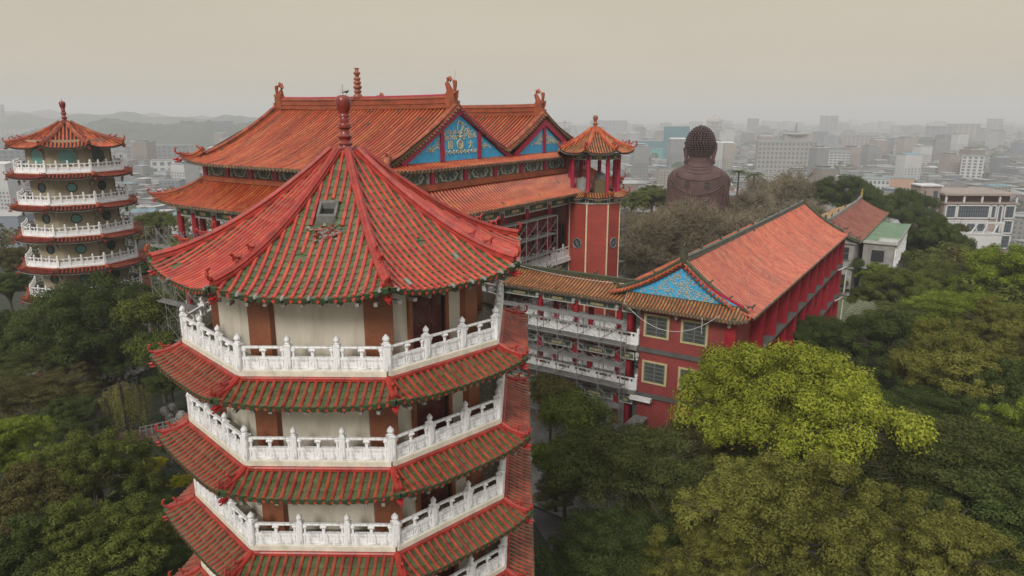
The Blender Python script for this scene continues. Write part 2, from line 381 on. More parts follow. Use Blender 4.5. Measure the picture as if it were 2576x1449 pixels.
def skin(name, verts, edges, mat_, sub=1):
    me = bpy.data.meshes.new('tmp'); me.from_pydata([v[:3] for v in verts], edges, [])
    o = bpy.data.objects.new('tmp', me); COL.objects.link(o)
    md = o.modifiers.new('s', 'SKIN'); sv = me.skin_vertices[0].data
    for i, v in enumerate(verts):
        r = v[3]; sv[i].radius = (r, r) if not isinstance(r, tuple) else r
    sv[0].use_root = True
    md.branch_smoothing = .4
    if sub: m2 = o.modifiers.new('u', 'SUBSURF'); m2.levels = sub; m2.render_levels = sub
    dg = bpy.context.evaluated_depsgraph_get(); dg.update()
    nm = bpy.data.meshes.new_from_object(o.evaluated_get(dg)); nm.name = name
    bpy.data.objects.remove(o); nm.materials.clear(); nm.materials.append(mat_); nm.shade_smooth()
    return nm
class Src:      # lets inst() copy a bare mesh
    def __init__(s, name, data): s.name = name; s.data = data
# ceramic beasts used on the roof ridges, facing +X
_b = [(0, 0, .12, .07), (.13, 0, .15, .075), (-.13, 0, .12, .06), (.2, 0, .24, .05), (.27, 0, .30, .055), (.36, 0, .28, .03),
      (.13, .06, .05, .028), (.15, .07, -.02, .026), (.13, -.06, .05, .028), (.15, -.07, -.02, .026), (-.14, .06, .05, .03), (-.12, .07, -.02, .026),
      (-.14, -.06, .05, .03), (-.12, -.07, -.02, .026), (-.22, 0, .18, .03), (-.25, 0, .28, .018), (.24, .04, .38, .018), (.24, -.04, .38, .018)]
PANEW = mat('grey_window_glass', [(.085, .09, .085)], .2, nscale=2, namt=.5, spec=.6)
BEASTM = Src('beast_ornament', skin('beast_ornament', _b, [(0, 1), (0, 2), (1, 3), (3, 4), (4, 5), (1, 6), (6, 7), (1, 8), (8, 9), (2, 10), (10, 11), (2, 12), (12, 13), (2, 14), (14, 15), (4, 16), (4, 17)], BEAST))
# dragon head with open jaws under an eave corner, facing +X
_d = [(-.15, 0, 0, .09), (.02, 0, .02, .10), (.14, 0, .06, .08), (.26, 0, .07, .055), (.34, 0, .10, .04), (.12, 0, -.06, .045), (.24, 0, -.08, .035), (.30, 0, -.06, .02),
      (.10, .08, .12, .03), (.02, .12, .2, .02), (.10, -.08, .12, .03), (.02, -.12, .2, .02), (-.05, .12, .05, .03), (-.16, .17, .10, .02), (-.05, -.12, .05, .03), (-.16, -.17, .10, .02)]
DRAGM = Src('dragon_head', skin('dragon_head', _d, [(0, 1), (1, 2), (2, 3), (3, 4), (1, 5), (5, 6), (6, 7), (2, 8), (8, 9), (2, 10), (10, 11), (1, 12), (12, 13), (1, 14), (14, 15)], DRAG))
# curled fish-tail at the end of a hip ridge, curling up and back, facing +X
_mb = MB()
_c = [(-.1, 0, 0), (.08, 0, -.01), (.2, 0, .05), (.26, 0, .18), (.25, 0, .32), (.2, 0, .42), (.13, 0, .44), (.10, 0, .38)]
_mb.tube(_c, [.07, .085, .085, .075, .062, .055, .045, .03], 7, 0, flat=.75)
for k in range(6):
    z = .1 + k * .06; _mb.tube([(.28 - abs(z - .22) * .15, 0, z), (.345 - abs(z - .22) * .2, 0, z + .015)], [.035, .012], 5, 0, flat=1.6)
_o = _mb.build('curled_tail', BEAST, smooth=True); TAILM = Src('curled_tail', _o.data); bpy.data.objects.remove(_o)
# ============================================================ PAGODAS
def prof01(t): return .28 * t + .72 * t ** 1.6
T225 = math.tan(pi / 8)
HIP = [(-.16, 0), (-.16, .09), (-.12, .12), (-.12, .17), (-.15, .20), (-.09, .24), (-.075, .28), (-.04, .315), (.04, .315), (.075, .28), (.09, .24), (.15, .20), (.12, .17), (.12, .12), (.16, .09), (.16, 0)]
def octa_frames():
    for k in range(8):
        a = -pi / 2 + k * pi / 4
        n = Vector((cos(a), sin(a), 0)); ex = Vector((-sin(a), cos(a), 0)); yield k, a, n, ex
def octa_roof(root, nm, Ro, Ri, ze, zi, up, spacing, seg, r, mats, faces=range(8), fn=prof01, detail=True, skip=None, hipend=.35, mortar_every=0, pans=True):
    """octagonal roof ring from eave circumradius Ro (height ze) to inner circumradius Ri (height zi)"""
    ap = Ro * cos(pi / 8); api = Ri * cos(pi / 8); D = ap - api
    rnd = random.Random(3)
    def surf(k, n, ex, x, d):
        t = d / D; hw = (ap - d) * T225
        z = ze + (zi - ze) * fn(min(1, max(0, t))) + up * (min(1, abs(x) / max(hw, .05))) ** 3 * (1 - t) ** 1.5
        return n * (ap - d) + ex * x + Vector((0, 0, z))
    mb = MB()
    for k, a, n, ex in octa_frames():
        if k not in faces: continue
        S = lambda x, d: surf(k, n, ex, x, d)
        # under sheet (gives the roof its thickness; added to block light between the tiles)
        nv = 8
        for lo in (0, 1):
            mb.grid(lambda i, j: S((i * 2 - 1) * (ap - j * D) * T225, j * D) - Vector((0, 0, .05 + .09 * lo)), 10, nv, 1 if not lo else 3)
        if detail:
            for q in range(9):
                c = n * (ap - .24) + ex * ((q - 4) * .52) + Vector((0, 0, ze - .19)); mb.box(tuple(c), (.36, .1, .1), 3, a)
        N = max(2, int(round(2 * ap * T225 / spacing))); sp = 2 * ap * T225 / N
        for i in range(N + 1):
            x = -ap * T225 + i * sp
            if detail and pans and i < N:      # pan tiles between the rows, scalloped lower edge
                xm = x + sp / 2; dm = min(D, ap - abs(xm) / T225 + .0)
                ns = int(dm / (seg * .9))
                for j in range(ns):
                    d0, d1 = j * seg * .9 - (.06 if j == 0 else 0), (j + 1) * seg * .9 + .03
                    if skip and skip(k, S(xm, (d0 + d1) / 2), 'pan'): continue
                    w = sp * .5
                    pts = [S(xm - w, d1), S(xm - w, d0 + .03), S(xm - w * .5, d0), S(xm, d0 - .015), S(xm + w * .5, d0), S(xm + w, d0 + .03), S(xm + w, d1)]
                    up_ = Vector((0, 0, 1)); pts = [p + up_ * (.028 if q not in (0, 6) else -.012) for q, p in enumerate(pts)]
                    low = [p - up_ * .03 for p in pts[1:6]]
                    mb.add([tuple(p) for p in pts] + [tuple(p) for p in low], [(0, 1, 2, 3, 4, 5, 6)] + [(7 + q, 8 + q, 2 + q, 1 + q) for q in range(4)], 1)
                # drip tile at the eave
                p = S(xm, -.055); w = sp * .46; h = .14
                mb.prism([(-w, .03), (-w, -.04), (-w * .75, -h * .75), (-w * .3, -h), (w * .3, -h), (w * .75, -h * .75), (w, -.04), (w, .03)], p + Vector((0, 0, .0)), ex, Vector((0, 0, 1)) + n * .25, n * .022, 2)
                mb.prism([(-w * .55, 0), (-w * .5, -h * .6), (0, -h * .85), (w * .5, -h * .6), (w * .55, 0)], p + n * .022, ex, Vector((0, 0, 1)) + n * .25, n * .012, 2)
            if i == 0 or i == N: continue
            dm = min(D, ap - abs(x) / T225) - .08
            if dm < .12: continue
            npt = max(2, int(dm / .25))
            path = [S(x, dm * q / npt) + Vector((0, 0, .02)) for q in range(npt + 1)]
            mb.barrel(path, ex, r, seg * (1 + .03 * rnd.random()), 4, 0, (lambda p: skip(k, p, 'bar')) if skip else None, alt=(3, .003) if detail and nm == 'main_roof' else None)
            # round end tile
            e = path[0]; bare = mortar_every and rnd.random() < mortar_every
            t = (path[1] - path[0]).normalized()
            if bare: mb.tube([e + t * .1, e - t * .02, e - t * .10, e - t * .13], [r * 1.02, r * 1.1, r * .85, r * .4], 6, 3)
            elif detail:
                mb.tube([e + t * .02, e - t * .05], [r * 1.2, r * 1.2], 8, 0)
                mb.prism([(-r, 0), (-r * .8, -r * 1.4), (0, -r * 2.3), (r * .8, -r * 1.4), (r, 0)], e - t * .05, ex, Vector((0, 0, 1)), n * .02, 0)
    o = mb.build(nm, mats, root)
    # hips
    for k in range(8):
        a = -pi / 2 + pi / 8 + k * pi / 4; cdir = Vector((cos(a), sin(a), 0)); pts = []
        for q in range(11):
            t = q / 10 * .985; R = Ro - (Ro - Ri) * t
            z = ze + (zi - ze) * fn(t) + up * (1 - t) ** 1.5
            pts.append(cdir * (R - hipend * (1 - t) * .3) + Vector((0, 0, z + .01)))
        yield k, a, cdir, pts, o
def pagoda(P):
    root = thing('pagoda', P['label'], 'pagoda', (P['x'], P['y'], 0), P['rot'])
    Z = 26
    hs = P['hs']
    # ---- top roof
    roofm = [P['tile'], P['pan'], P['drip'], MORT]
    sk_ = P.get('skip')
    hatch = None
    for k, a, cd, pts, ro in octa_roof(root, 'main_roof', P['Re'], .32, Z + P['ze'], Z + P['za'], P['up'], P['sp'], .31, P['r'], roofm, skip=sk_, detail=P['detail'], mortar_every=.28 if P['detail'] else 0, pans=P['detail']):
        mb = MB(); mb.sweep(pts, [(x * hs, y * hs) for x, y in HIP], 0, seg=.34)
        h = mb.build('hip_ridge', P['ridge'], root, auto=50)
        e = pts[0]; d = (pts[0] - pts[1]).normalized()
        inst(TAILM, h, e + Vector((0, 0, .22 * hs)) - d * .02, a, P['orn'] * .75)
        q = pts[1].lerp(pts[2], .6) + Vector((0, 0, .33 * hs)); inst(BEASTM, h, q, a, P['orn'] * .8)
        q = pts[2].lerp(pts[3], .6) + Vector((0, 0, .33 * hs)); inst(BEASTM, h, q, a, P['orn'] * .62)
        inst(DRAGM, root, cd * (P['Re'] - .12) + Vector((0, 0, Z + P['ze'] + P['up'] * .6 - .28)), a, P['orn'] * .75)
    # finial
    mb = MB(); f = P['fin']; zb = Z + P['za']
    mb.lathe([(r_, zb + z_) for r_, z_ in f], 18)
    fo = mb.build('finial', FIN, root, auto=35)
    mb = MB(); zt = zb + f[-1][1]
    mb.tube([(0, 0, zt - .02), (0, 0, zt + .34)], .012, 5)
    for q in range(4):
        a = q * pi / 2 + .4; mb.tube([(0, 0, zt + .03), (.05 * cos(a), .05 * sin(a), zt + .08), (.09 * cos(a), .09 * sin(a), zt + .17)], .007, 4)
    mb.build('lightning_rod', STEEL, fo)
    # ---- one storey
    Rb, Rs, Rw, H = P['Rb'], P['Rs'], P['Rw'], P['H']
    bays = P['bays']; proto = []
    # local z=0 is the top of the skirt roof / foot of the balustrade
    mb = MB()
    for k, a, n, ex in octa_frames():
        ap = Rw * cos(pi / 8); hw = Rw * sin(pi / 8) + .005; o = n * ap
        mb.add([tuple(o - ex * hw + Vector((0, 0, -H + .3))), tuple(o + ex * hw + Vector((0, 0, -H + .3))), tuple(o + ex * hw + Vector((0, 0, H - .02))), tuple(o - ex * hw + Vector((0, 0, H - .02)))], [(0, 1, 2, 3)], 0)
    # (only the upper part of each wall is seen: the storey below carries on behind it)
    wall_v = [v for v in mb.v]
    mb2 = MB(); mb2.v = [(x, y, max(z, -.35)) for x, y, z in wall_v]; mb2.f = mb.f; mb2.m = mb.m
    wall = mb2.build('wall', P['wall'], root); proto.append(wall)
    if P['detail']:
        for k in range(8):
            a = -pi / 2 + pi / 8 + k * pi / 4; mb = MB()
            mb.box(((Rw - .13) * cos(a), (Rw - .13) * sin(a), H / 2 - .1), (.34, .86, H), 0, a)
            mb.build('corner_pilaster', PILB, wall)
        for k in (1, 5):
            a = -pi / 2 + k * pi / 4; n = Vector((cos(a), sin(a), 0)); ex = Vector((-sin(a), cos(a), 0)); ap = Rw * cos(pi / 8)
            dr = MB(); W, Hh, rr = .80, 2.38, .42
            def arch(w, h, r_):
                p = [(-w, .02)] + [(-w, h - r_)] + [(-w + r_ * (1 - cos(t)), h - r_ + r_ * sin(t)) for t in (pi / 8, pi / 4, 3 * pi / 8, pi / 2)]
                return p + [(-x, y) for x, y in reversed(p)]
            A, B = arch(W, Hh, rr), arch(W - .14, Hh - .14, rr - .08); L = len(A)
            o = n * (ap - .02)
            for i in range(L - 1):
                q = [A[i], A[i + 1], B[i + 1], B[i]]
                dr.prism(q[::-1], o, ex, Vector((0, 0, 1)), n * .14, 0)
            fr = dr.build('door_frame', PILB, wall)
            rec = MB(); rec.prism(B, n * (ap + .005), ex, Vector((0, 0, 1)), n * .01, 0); rec.build('door_opening', DARK, fr)
            for sgn in (-1, 1):
                dm = MB(); wd = W - .16
                if sgn == 1 and k == 1: ang = radians(9)
                else: ang = 0
                # leaves as boards with raised panels
                poly = [(x, y) for x, y in arch(W - .15, Hh - .16, rr - .08) if x * sgn >= -1e-6] + [(0, Hh - .16), (0, .02)]
                poly = sorted(set(poly), key=lambda p: atan2(p[1] - 1.1, p[0] - sgn * .3))
                if sgn > 0 and k == 1: poly = [(x * .80 + (W - .15) * .0, y) for x, y in poly]
                dm.prism(poly, n * (ap + .02), ex, Vector((0, 0, 1)), n * .05, 0)
                for z0, z1 in ((.2, .95), (1.1, 1.85)):
                    dm.prism([(sgn * .1, z0), (sgn * .1, z1), (sgn * .5, z1), (sgn * .5, z0)], n * (ap + .07), ex, Vector((0, 0, 1)), n * .015, 0)
                dm.build('door_leaf', DOOR, fr)
    else:
        for k, a, n, ex in octa_frames():
            ap = Rw * cos(pi / 8); rw = .42; zc = 1.55
            P8 = [(rw * cos(q * pi / 4 + pi / 8), rw * sin(q * pi / 4 + pi / 8)) for q in range(8)]
            P8b = [(x * 1.16, y * 1.16) for x, y in P8]
            f_ = MB(); o = n * (ap - .02) + Vector((0, 0, zc))
            for i in range(8):
                j = (i + 1) % 8; f_.prism([P8[i], P8b[i], P8b[j], P8[j]], o, ex, Vector((0, 0, 1)), n * .09, 0)
            fo2 = f_.build('window_frame', P['wframe'], wall)
            g_ = MB(); g_.prism(P8, n * (ap + .01) + Vector((0, 0, zc)), ex, Vector((0, 0, 1)), n * .01, 0)
            g_.build('window_pane', TEAL if k in (0, 4) else DTEAL, fo2)
    # balcony floor
    mb = MB(); nb = 8
    for k, a, n, ex in octa_frames():
        a0, a1 = a - pi / 8, a + pi / 8
        p = [Vector((r_ * cos(q), r_ * sin(q), 0)) for r_, q in ((Rb, a0), (Rb, a1), (Rw - .1, a1), (Rw - .1, a0))]
        mb.add([tuple(v + Vector((0, 0, .08))) for v in p] + [tuple(v + Vector((0, 0, -.14))) for v in p], [(0, 1, 2, 3), (7, 6, 5, 4), (0, 4, 5, 1)], 0)
    fl = mb.build('balcony_floor', FLOORT if P['detail'] else CONC, root); proto.append(fl)
    # balustrade: base kerb, posts, rail, panels, little vases
    base = MB(); base.sweep([Vector((Rb * cos(-pi / 2 + pi / 8 + k * pi / 4), Rb * sin(-pi / 2 + pi / 8 + k * pi / 4), 0)) for k in range(9)], [(-.13, -.1), (.13, -.1), (.13, .12), (.10, .15), (-.10, .15), (-.13, .12)], 0, islands=False)
    bal = base.build('balustrade', CREAMB if P['detail'] else WHITE2, root); proto.append(bal)
    wm = WHITE if P['detail'] else WHITE2
    post = MB(); post.box((0, 0, .49), (.18, .18, .74)); post.box((0, 0, .885), (.215, .215, .05)); post.box((0, 0, .925), (.15, .15, .03))
    for q in range(4):
        a = q * pi / 2
        if P['detail']:
            post.box((.093 * cos(a), .093 * sin(a), .5), (.012, .03, .6), rz=a)
            for s_ in (-1, 1): post.box((.093 * cos(a) - s_ * .055 * sin(a), .093 * sin(a) + s_ * .055 * cos(a), .5), (.014, .018, .62), rz=a)
    post.lathe([(.05, .93), (.085, .955), (.06, .985), (.07, 1.0), (.095, 1.04), (.095, 1.075), (.078, 1.12), (.04, 1.165), (.008, 1.205)], 10 if P['detail'] else 6)
    po = post.build('post', wm, bal)
    L = 2 * Rb * sin(pi / 8); bw = L / bays
    pan = MB(); hw = bw / 2 - .09
    pan.box((0, 0, .30), (2 * hw, .085, .34)); pan.box((0, 0, .50), (2 * hw, .13, .07)); pan.box((0, 0, .16), (2 * hw, .14, .05))
    if P['detail']:
        for y in (-.05, .05):
            for x0, x1 in ((-hw + .06, -.14), (.14, hw - .06)):
                for z0, z1 in ((.205, .22), (.43, .445)): pan.b2(x0, x1, y - .012, y + .012, z0, z1)
                for x in (x0, x1): pan.b2(x - .008, x + .008, y - .012, y + .012, .205, .445)
            for t in range(8):
                q, q2 = t * pi / 4, (t + 1) * pi / 4
                pan.tube([(.06 * cos(q), y, .325 + .10 * sin(q)), (.06 * cos(q2), y, .325 + .10 * sin(q2))], .011, 4)
    vase = MB()
    vp = [(.045, .535), (.06, .55), (.035, .58), (.055, .62), (.045, .65), (.06, .68), (.095, .73), (.105, .785), (.07, .80)]
    vase.lathe(vp, 8, (0, 0, 0), 0, 1.15, .65)
    if P['detail']:
        for x in (-.07, 0, .07):
            for y in (-.05, .05): vase.sphere((x, y, .745), .036, 6, 4)
    hv = MB(); hv.lathe(vp, 8, (0, 0, 0), 0, .8, .6)
    rail = MB(); rail.sweep([(-hw - .02, 0, .83), (hw + .02, 0, .83)], [(-.045, -.035), (.045, -.035), (.06, 0), (.045, .035), (-.045, .035), (-.06, 0)], 0, islands=False)
    pano = pan.build('panel', wm, bal); vo = vase.build('baluster', wm, bal, smooth=True); hvo = hv.build('end_baluster', wm, bal, smooth=True); ro_ = rail.build('rail', wm, bal)
    first = True
    for k, a, n, ex in octa_frames():
        if not P['detail'] and k in (3, 4, 5) : pass
        for b in range(bays):
            for src, xx in ((po, -L / 2 + b * bw), (pano, -L / 2 + (b + .5) * bw), (vo, -L / 2 + (b + .5) * bw), (ro_, -L / 2 + (b + .5) * bw), (hvo, -L / 2 + b * bw + .16), (hvo, -L / 2 + (b + 1) * bw - .16)):
                p = n * (Rb * cos(pi / 8)) + ex * xx
                aa = a + pi / 2
                if src is po and b == 0: aa = a - pi / 8 + pi / 2; p = Vector((Rb * cos(a - pi / 8), Rb * sin(a - pi / 8), 0))
                if P['detail'] or src not in (hvo,):
                    if not P['detail'] and src is hvo: continue
                    c = inst(src, bal, p, aa)
                    if src is po and b == 0: c.scale = (1.18, 1.18, 1.04)
    for s_ in (po, pano, vo, hvo, ro_): bpy.data.objects.remove(s_)
    # skirt roof
    skp = []
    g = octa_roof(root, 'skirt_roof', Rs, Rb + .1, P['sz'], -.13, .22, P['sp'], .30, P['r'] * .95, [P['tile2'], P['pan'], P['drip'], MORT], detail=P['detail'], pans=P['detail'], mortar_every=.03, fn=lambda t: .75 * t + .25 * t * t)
    for k, a, cd, pts, so_ in g:
        if k == 0:
            proto.append(so_)
            mb = MB(); Rr = Rb + .16
            mb.sweep([Vector((Rr * cos(-pi / 2 + pi / 8 + q * pi / 4), Rr * sin(-pi / 2 + pi / 8 + q * pi / 4), -.17)) for q in range(9)], [(-.07, 0), (.07, 0), (.07, .09), (.04, .13), (-.07, .13)], 0, seg=.42)
            mb.build('eave_top_ridge', P['ridge'], so_)
        mb = MB(); mb.sweep(pts, [(x * hs * .78, y * hs * .6) for x, y in HIP], 0, seg=.3)
        h = mb.build('hip_ridge', P['ridge'], so_)
        inst(TAILM, h, pts[0] + Vector((0, 0, .14 * hs)), a, P['orn'] * .6)
        inst(BEASTM, h, pts[4] + Vector((0, 0, .18 * hs)), a, P['orn'] * .62)
        if P['detail'] or k in (0, 1, 6, 7): inst(DRAGM, so_, cd * (Rs - .14) + Vector((0, 0, P['sz'] - .12)), a, P['orn'] * .8)
        if not P['detail']:
            mb = MB(); mb.lathe([(.05, -.75), (.12, -.68), (.10, -.5), (.14, -.42), (.06, -.3), (.06, -.1)], 6, tuple(cd * (Rs - 1.1) + Vector((0, 0, P['sz'])))); mb.build('hanging_bracket', MORT, so_)
    so_.name = 'skirt_roof'
    z0 = Z + P['z0']
    for q in proto: q.location.z = z0
    for L_ in range(1, P['n']):
        for q in proto:
            c = copy_tree(q, root); c.location.z = z0 - P['pitch'] * L_; s_ = 1 + P['grow'] * L_
            c.scale = (s_, s_, 1)
            if L_ > 4 and P['detail']:
                pass
    # ground storey
    mb = MB(); zg = z0 - P['pitch'] * (P['n'] - 1) - .3
    s_ = 1 + P['grow'] * P['n']
    mb.lathe([(Rw * s_, -4), (Rw * s_, zg)], 8, a0=pi / 8); mb.build('ground_storey', P['wall'], root)
    return root

# ---- the pagoda in front
def skipC(k, p, what):
    if k != 0: return False
    x = p.x; d = 6.0 + p.y
    if abs(x - (-.06)) < .34 and 3.12 < d < 3.88: return True          # roof hatch
    if what == 'bar':
        if -.55 < x < .62 and 2.72 < d < 3.0: return True
        if -.30 < x < .42 and 2.5 < d < 3.05: return True
    return False
FINC = [(.30, -.12), (.30, .06), (.27, .10), (.25, .16), (.31, .20), (.31, .25), (.23, .32), (.23, .38), (.29, .45), (.31, .50), (.22, .60), (.19, .72), (.20, .76), (.28, .82), (.285, .92), (.27, .96), (.20, 1.0), (.21, 1.05), (.205, 1.15), (.185, 1.2), (.235, 1.22), (.235, 1.26), (.21, 1.3), (.21, 1.35), (.27, 1.45), (.31, 1.58), (.335, 1.72), (.335, 1.82), (.31, 1.90), (.25, 1.96), (.14, 2.0), (.05, 2.01)]
FINC = [(a * .78 + (.02 if b < .1 else 0), b * .92) for a, b in FINC]
pg = pagoda(dict(label='large octagonal red roofed pagoda in front with white balconies and a roof hatch', x=-5.8, y=25, rot=-.017,
    Re=6.52, ze=-5.0, za=-1.2, up=.34, sp=.247, r=.063, hs=.85, orn=1.0, tile=RED, tile2=SKRED, pan=GRN, drip=DRIP, ridge=RIDGE, detail=True, skip=skipC,
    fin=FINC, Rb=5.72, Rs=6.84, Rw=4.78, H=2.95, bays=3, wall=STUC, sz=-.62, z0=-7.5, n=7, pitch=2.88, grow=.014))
# roof hatch and broken tiles, on the front slope of the top roof
def roofpt(x, d, h=0):
    t = d / 5.72; return Vector((x, -(6.02 - d), 21.0 + 3.8 * prof01(t) + h))
ht = MB(); sl_ = atan2(.62, 1)
for x0, x1, y0, y1 in ((-.31, -.23, -.28, .30), (.23, .31, -.28, .30), (-.23, .23, -.28, -.19), (-.23, .23, .21, .30)):
    q = []
    for x, y in ((x0, y0), (x1, y0), (x1, y1), (x0, y1)):
        q.append(roofpt(x - .06, 3.50 + y, -.15)); q.append(roofpt(x - .06, 3.50 + y, .17))
    lo, hi = q[0::2], q[1::2]; ht.add([tuple(v) for v in lo + hi], [(3, 2, 1, 0), (4, 5, 6, 7), (0, 1, 5, 4), (1, 2, 6, 5), (2, 3, 7, 6), (3, 0, 4, 7)])
hto = ht.build('roof_hatch', HATCHC, pg)
hb = MB(); q = [roofpt(x - .06, 3.50 + y, -.02) for x, y in ((-.235, -.2), (.235, -.2), (.235, .22), (-.235, .22))]; hb.add([tuple(v) for v in q], [(0, 1, 2, 3)]); hb.build('hatch_bottom', DARK, hto)
rub = MB(); rr = random.Random(5)
for i in range(90):
    x = rr.gauss(.05, .24); d = rr.gauss(2.78, .15); p = roofpt(x, d, .03 + rr.random() * .06)
    if not (-.6 < x < .66 and 2.4 < d < 3.15): continue
    m_ = 0 if rr.random() < .72 else 1; s_ = .05 + .06 * rr.random()
    M_ = Matrix.Translation(p) @ Matrix.Rotation(rr.random() * 6, 4, 'Z') @ Matrix.Rotation(rr.uniform(-.7, .7), 4, 'X')
    if m_: s_ *= 1.5
    rub.box((0, 0, 0), (s_ * 1.5, s_ * .8, s_ * (.28 if m_ else .6)), m_, M=M_)
ru = rub.build('broken_tiles', [MORT, SKRED], None, loc=(-5.8, 25, 0), rz=-.017)
tag(ru, 'heap of broken grey and orange roof tile pieces below the roof hatch', 'rubble', kind='stuff')
# small black bird on the finial
b = MB(); b.sphere((0, 0, 0), .045, 8, 6, sx=1.5, sz=.8); b.sphere((.06, 0, .04), .026, 8, 5); b.tube([(.08, 0, .04), (.11, 0, .036)], [.008, .002], 4); b.tube([(-.04, 0, 0), (-.13, 0, -.01)], [.022, .012], 4)
for y in (-.012, .012): b.tube([(0, y, -.03), (0, y, -.07)], .004, 4)
bo = b.build('bird', BLACKM, None, loc=(-5.66, 24.95, 26.74), rz=.4, smooth=True); tag(bo, 'small black bird perched on the bulb of the front pagoda finial', 'bird')

# ---- the pagoda on the left
FINL = [(a * 1.12, b * 1.16) for a, b in FINC]
pl = pagoda(dict(label='distant khaki octagonal pagoda on the left with round teal windows and six white balconies', x=-45.15, y=73, rot=radians(28),
    Re=5.5, ze=-3.15, za=-.85, up=.35, sp=.33, r=.085, hs=1.15, orn=1.0, tile=HALLT, tile2=LSK, pan=HALLP, drip=DKEAVE, ridge=HALLR, detail=False,
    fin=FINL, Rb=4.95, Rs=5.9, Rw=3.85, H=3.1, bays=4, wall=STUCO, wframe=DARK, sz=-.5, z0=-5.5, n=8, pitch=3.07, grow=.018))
# big octagonal windows of its top storey
for k, a, n, ex in octa_frames():
    ap = 3.87 * cos(pi / 8); rw = .80; zc = 26 - 5.5 + 1.5
    P8 = [(rw * cos(q * pi / 4 + pi / 8), rw * sin(q * pi / 4 + pi / 8)) for q in range(8)]; P8b = [(x * 1.1, y * 1.1) for x, y in P8]
    f_ = MB(); o = n * (ap - .02) + Vector((0, 0, zc))
    for i in range(8):
        j = (i + 1) % 8; f_.prism([P8[i], P8b[i], P8b[j], P8[j]], o, ex, Vector((0, 0, 1)), n * .14, 0)
    fo2 = f_.build('window_frame', STUCO, pl)
    g_ = MB(); g_.prism(P8, n * (ap + .06) + Vector((0, 0, zc)), ex, Vector((0, 0, 1)), n * .02, 0); g_.build('window_pane', TEAL if k in (0, 7) else DTEAL, fo2)
# ============================================================ HALL, TOWER, CORRIDOR, WING
Zv = Vector((0, 0, 1))
def slope(mb, S, xa, xb, dmax, sp, r, side, seg=.34, sheet=(12, 8), m=(0, 1, 2), eave=True, inset=.0, dcap=None):
    """tiled slope: S(x, d) gives points, rows at constant x run up from the eave (d=0)"""
    side = Vector(side)
    nu, nv = sheet
    for off in (.03, .17):
        mb.grid(lambda i, j: S(xa + (xb - xa) * i, max(.001, dmax(xa + (xb - xa) * i)) * j) - Zv * off, nu, nv, m[1] if off < .1 else m[2])
    N = int(round((xb - xa) / sp)); sp = (xb - xa) / N
    for i in range(N + 1):
        x = xa + sp * i; dm = dmax(x) - inset
        if dm < .2: continue
        n = max(2, min(10, int(dm / .6))); path = [S(x, dm * q / n) for q in range(n + 1)]
        mb.barrel(path, side, r, seg * random.uniform(.88, 1.12), 3, m[0], lift=.02, alt=(m[2], .004))
        if eave:
            e = path[0]; t = (path[1] - path[0]).normalized()
            mb.tube([e + t * .03 + Zv * .01, e - t * .05 + Zv * .01], [r * 1.2] * 2, 6, m[2])
            if i < N:
                q = S(x + sp / 2, 0) - t * .02
                mb.prism([(-sp * .42, .02), (-sp * .3, -.12), (0, -.17), (sp * .3, -.12), (sp * .42, .02)], q, side, Zv, -t * .03, m[2])
def scrolls(mb, o, ax, ay, inside, n, rad, tr, seed=1, m=0, an=None):
    """curling vine relief"""
    rnd = random.Random(seed); o, ax, ay = Vector(o), Vector(ax), Vector(ay); out_ = ax.cross(ay); done = []
    tries = 0
    while len(done) < n and tries < n * 60:
        tries += 1
        x, y = inside(None, rnd)
        if not inside((x, y), rnd): continue
        if any((x - a) ** 2 + (y - b) ** 2 < (rad * 1.15) ** 2 for a, b in done): continue
        done.append((x, y)); a0 = rnd.random() * 6.28; sg = rnd.choice((-1, 1)); pts = []
        for q in range(11):
            t = q / 10; rr = rad * (.15 + .85 * t); a = a0 + sg * t * 7.2
            p = (x + rr * cos(a), y + rr * sin(a))
            if not inside(p, rnd): break
            pts.append(o + ax * p[0] + ay * p[1] + out_ * tr * .5)
        if len(pts) > 3: mb.tube(pts, [tr * (.9 - .3 * abs(q / len(pts) - .5)) for q in range(len(pts))], 4, m)
def tri_inside(x0, x1, y0, apx, apy, pad=.15):
    def f(p, rnd):
        if p is None: return (rnd.uniform(x0, x1), rnd.uniform(y0, apy))
        x, y = p
        if y < y0 + pad or x < x0 + pad * .5 or x > x1 - pad * .5: return False
        lim = apy - (apy - y0) * abs(x - apx) / (max(apx - TRI[0], 1e-6) if x < apx else max(TRI[1] - apx, 1e-6))
        return y < lim - pad
    return f
RAILP = {}
def beastm(parent, p, a, s, mt, src=None):
    c = inst(src or BEASTM, parent, p, a, s); c.material_slots[0].link = 'OBJECT'; c.material_slots[0].material = mt; return c
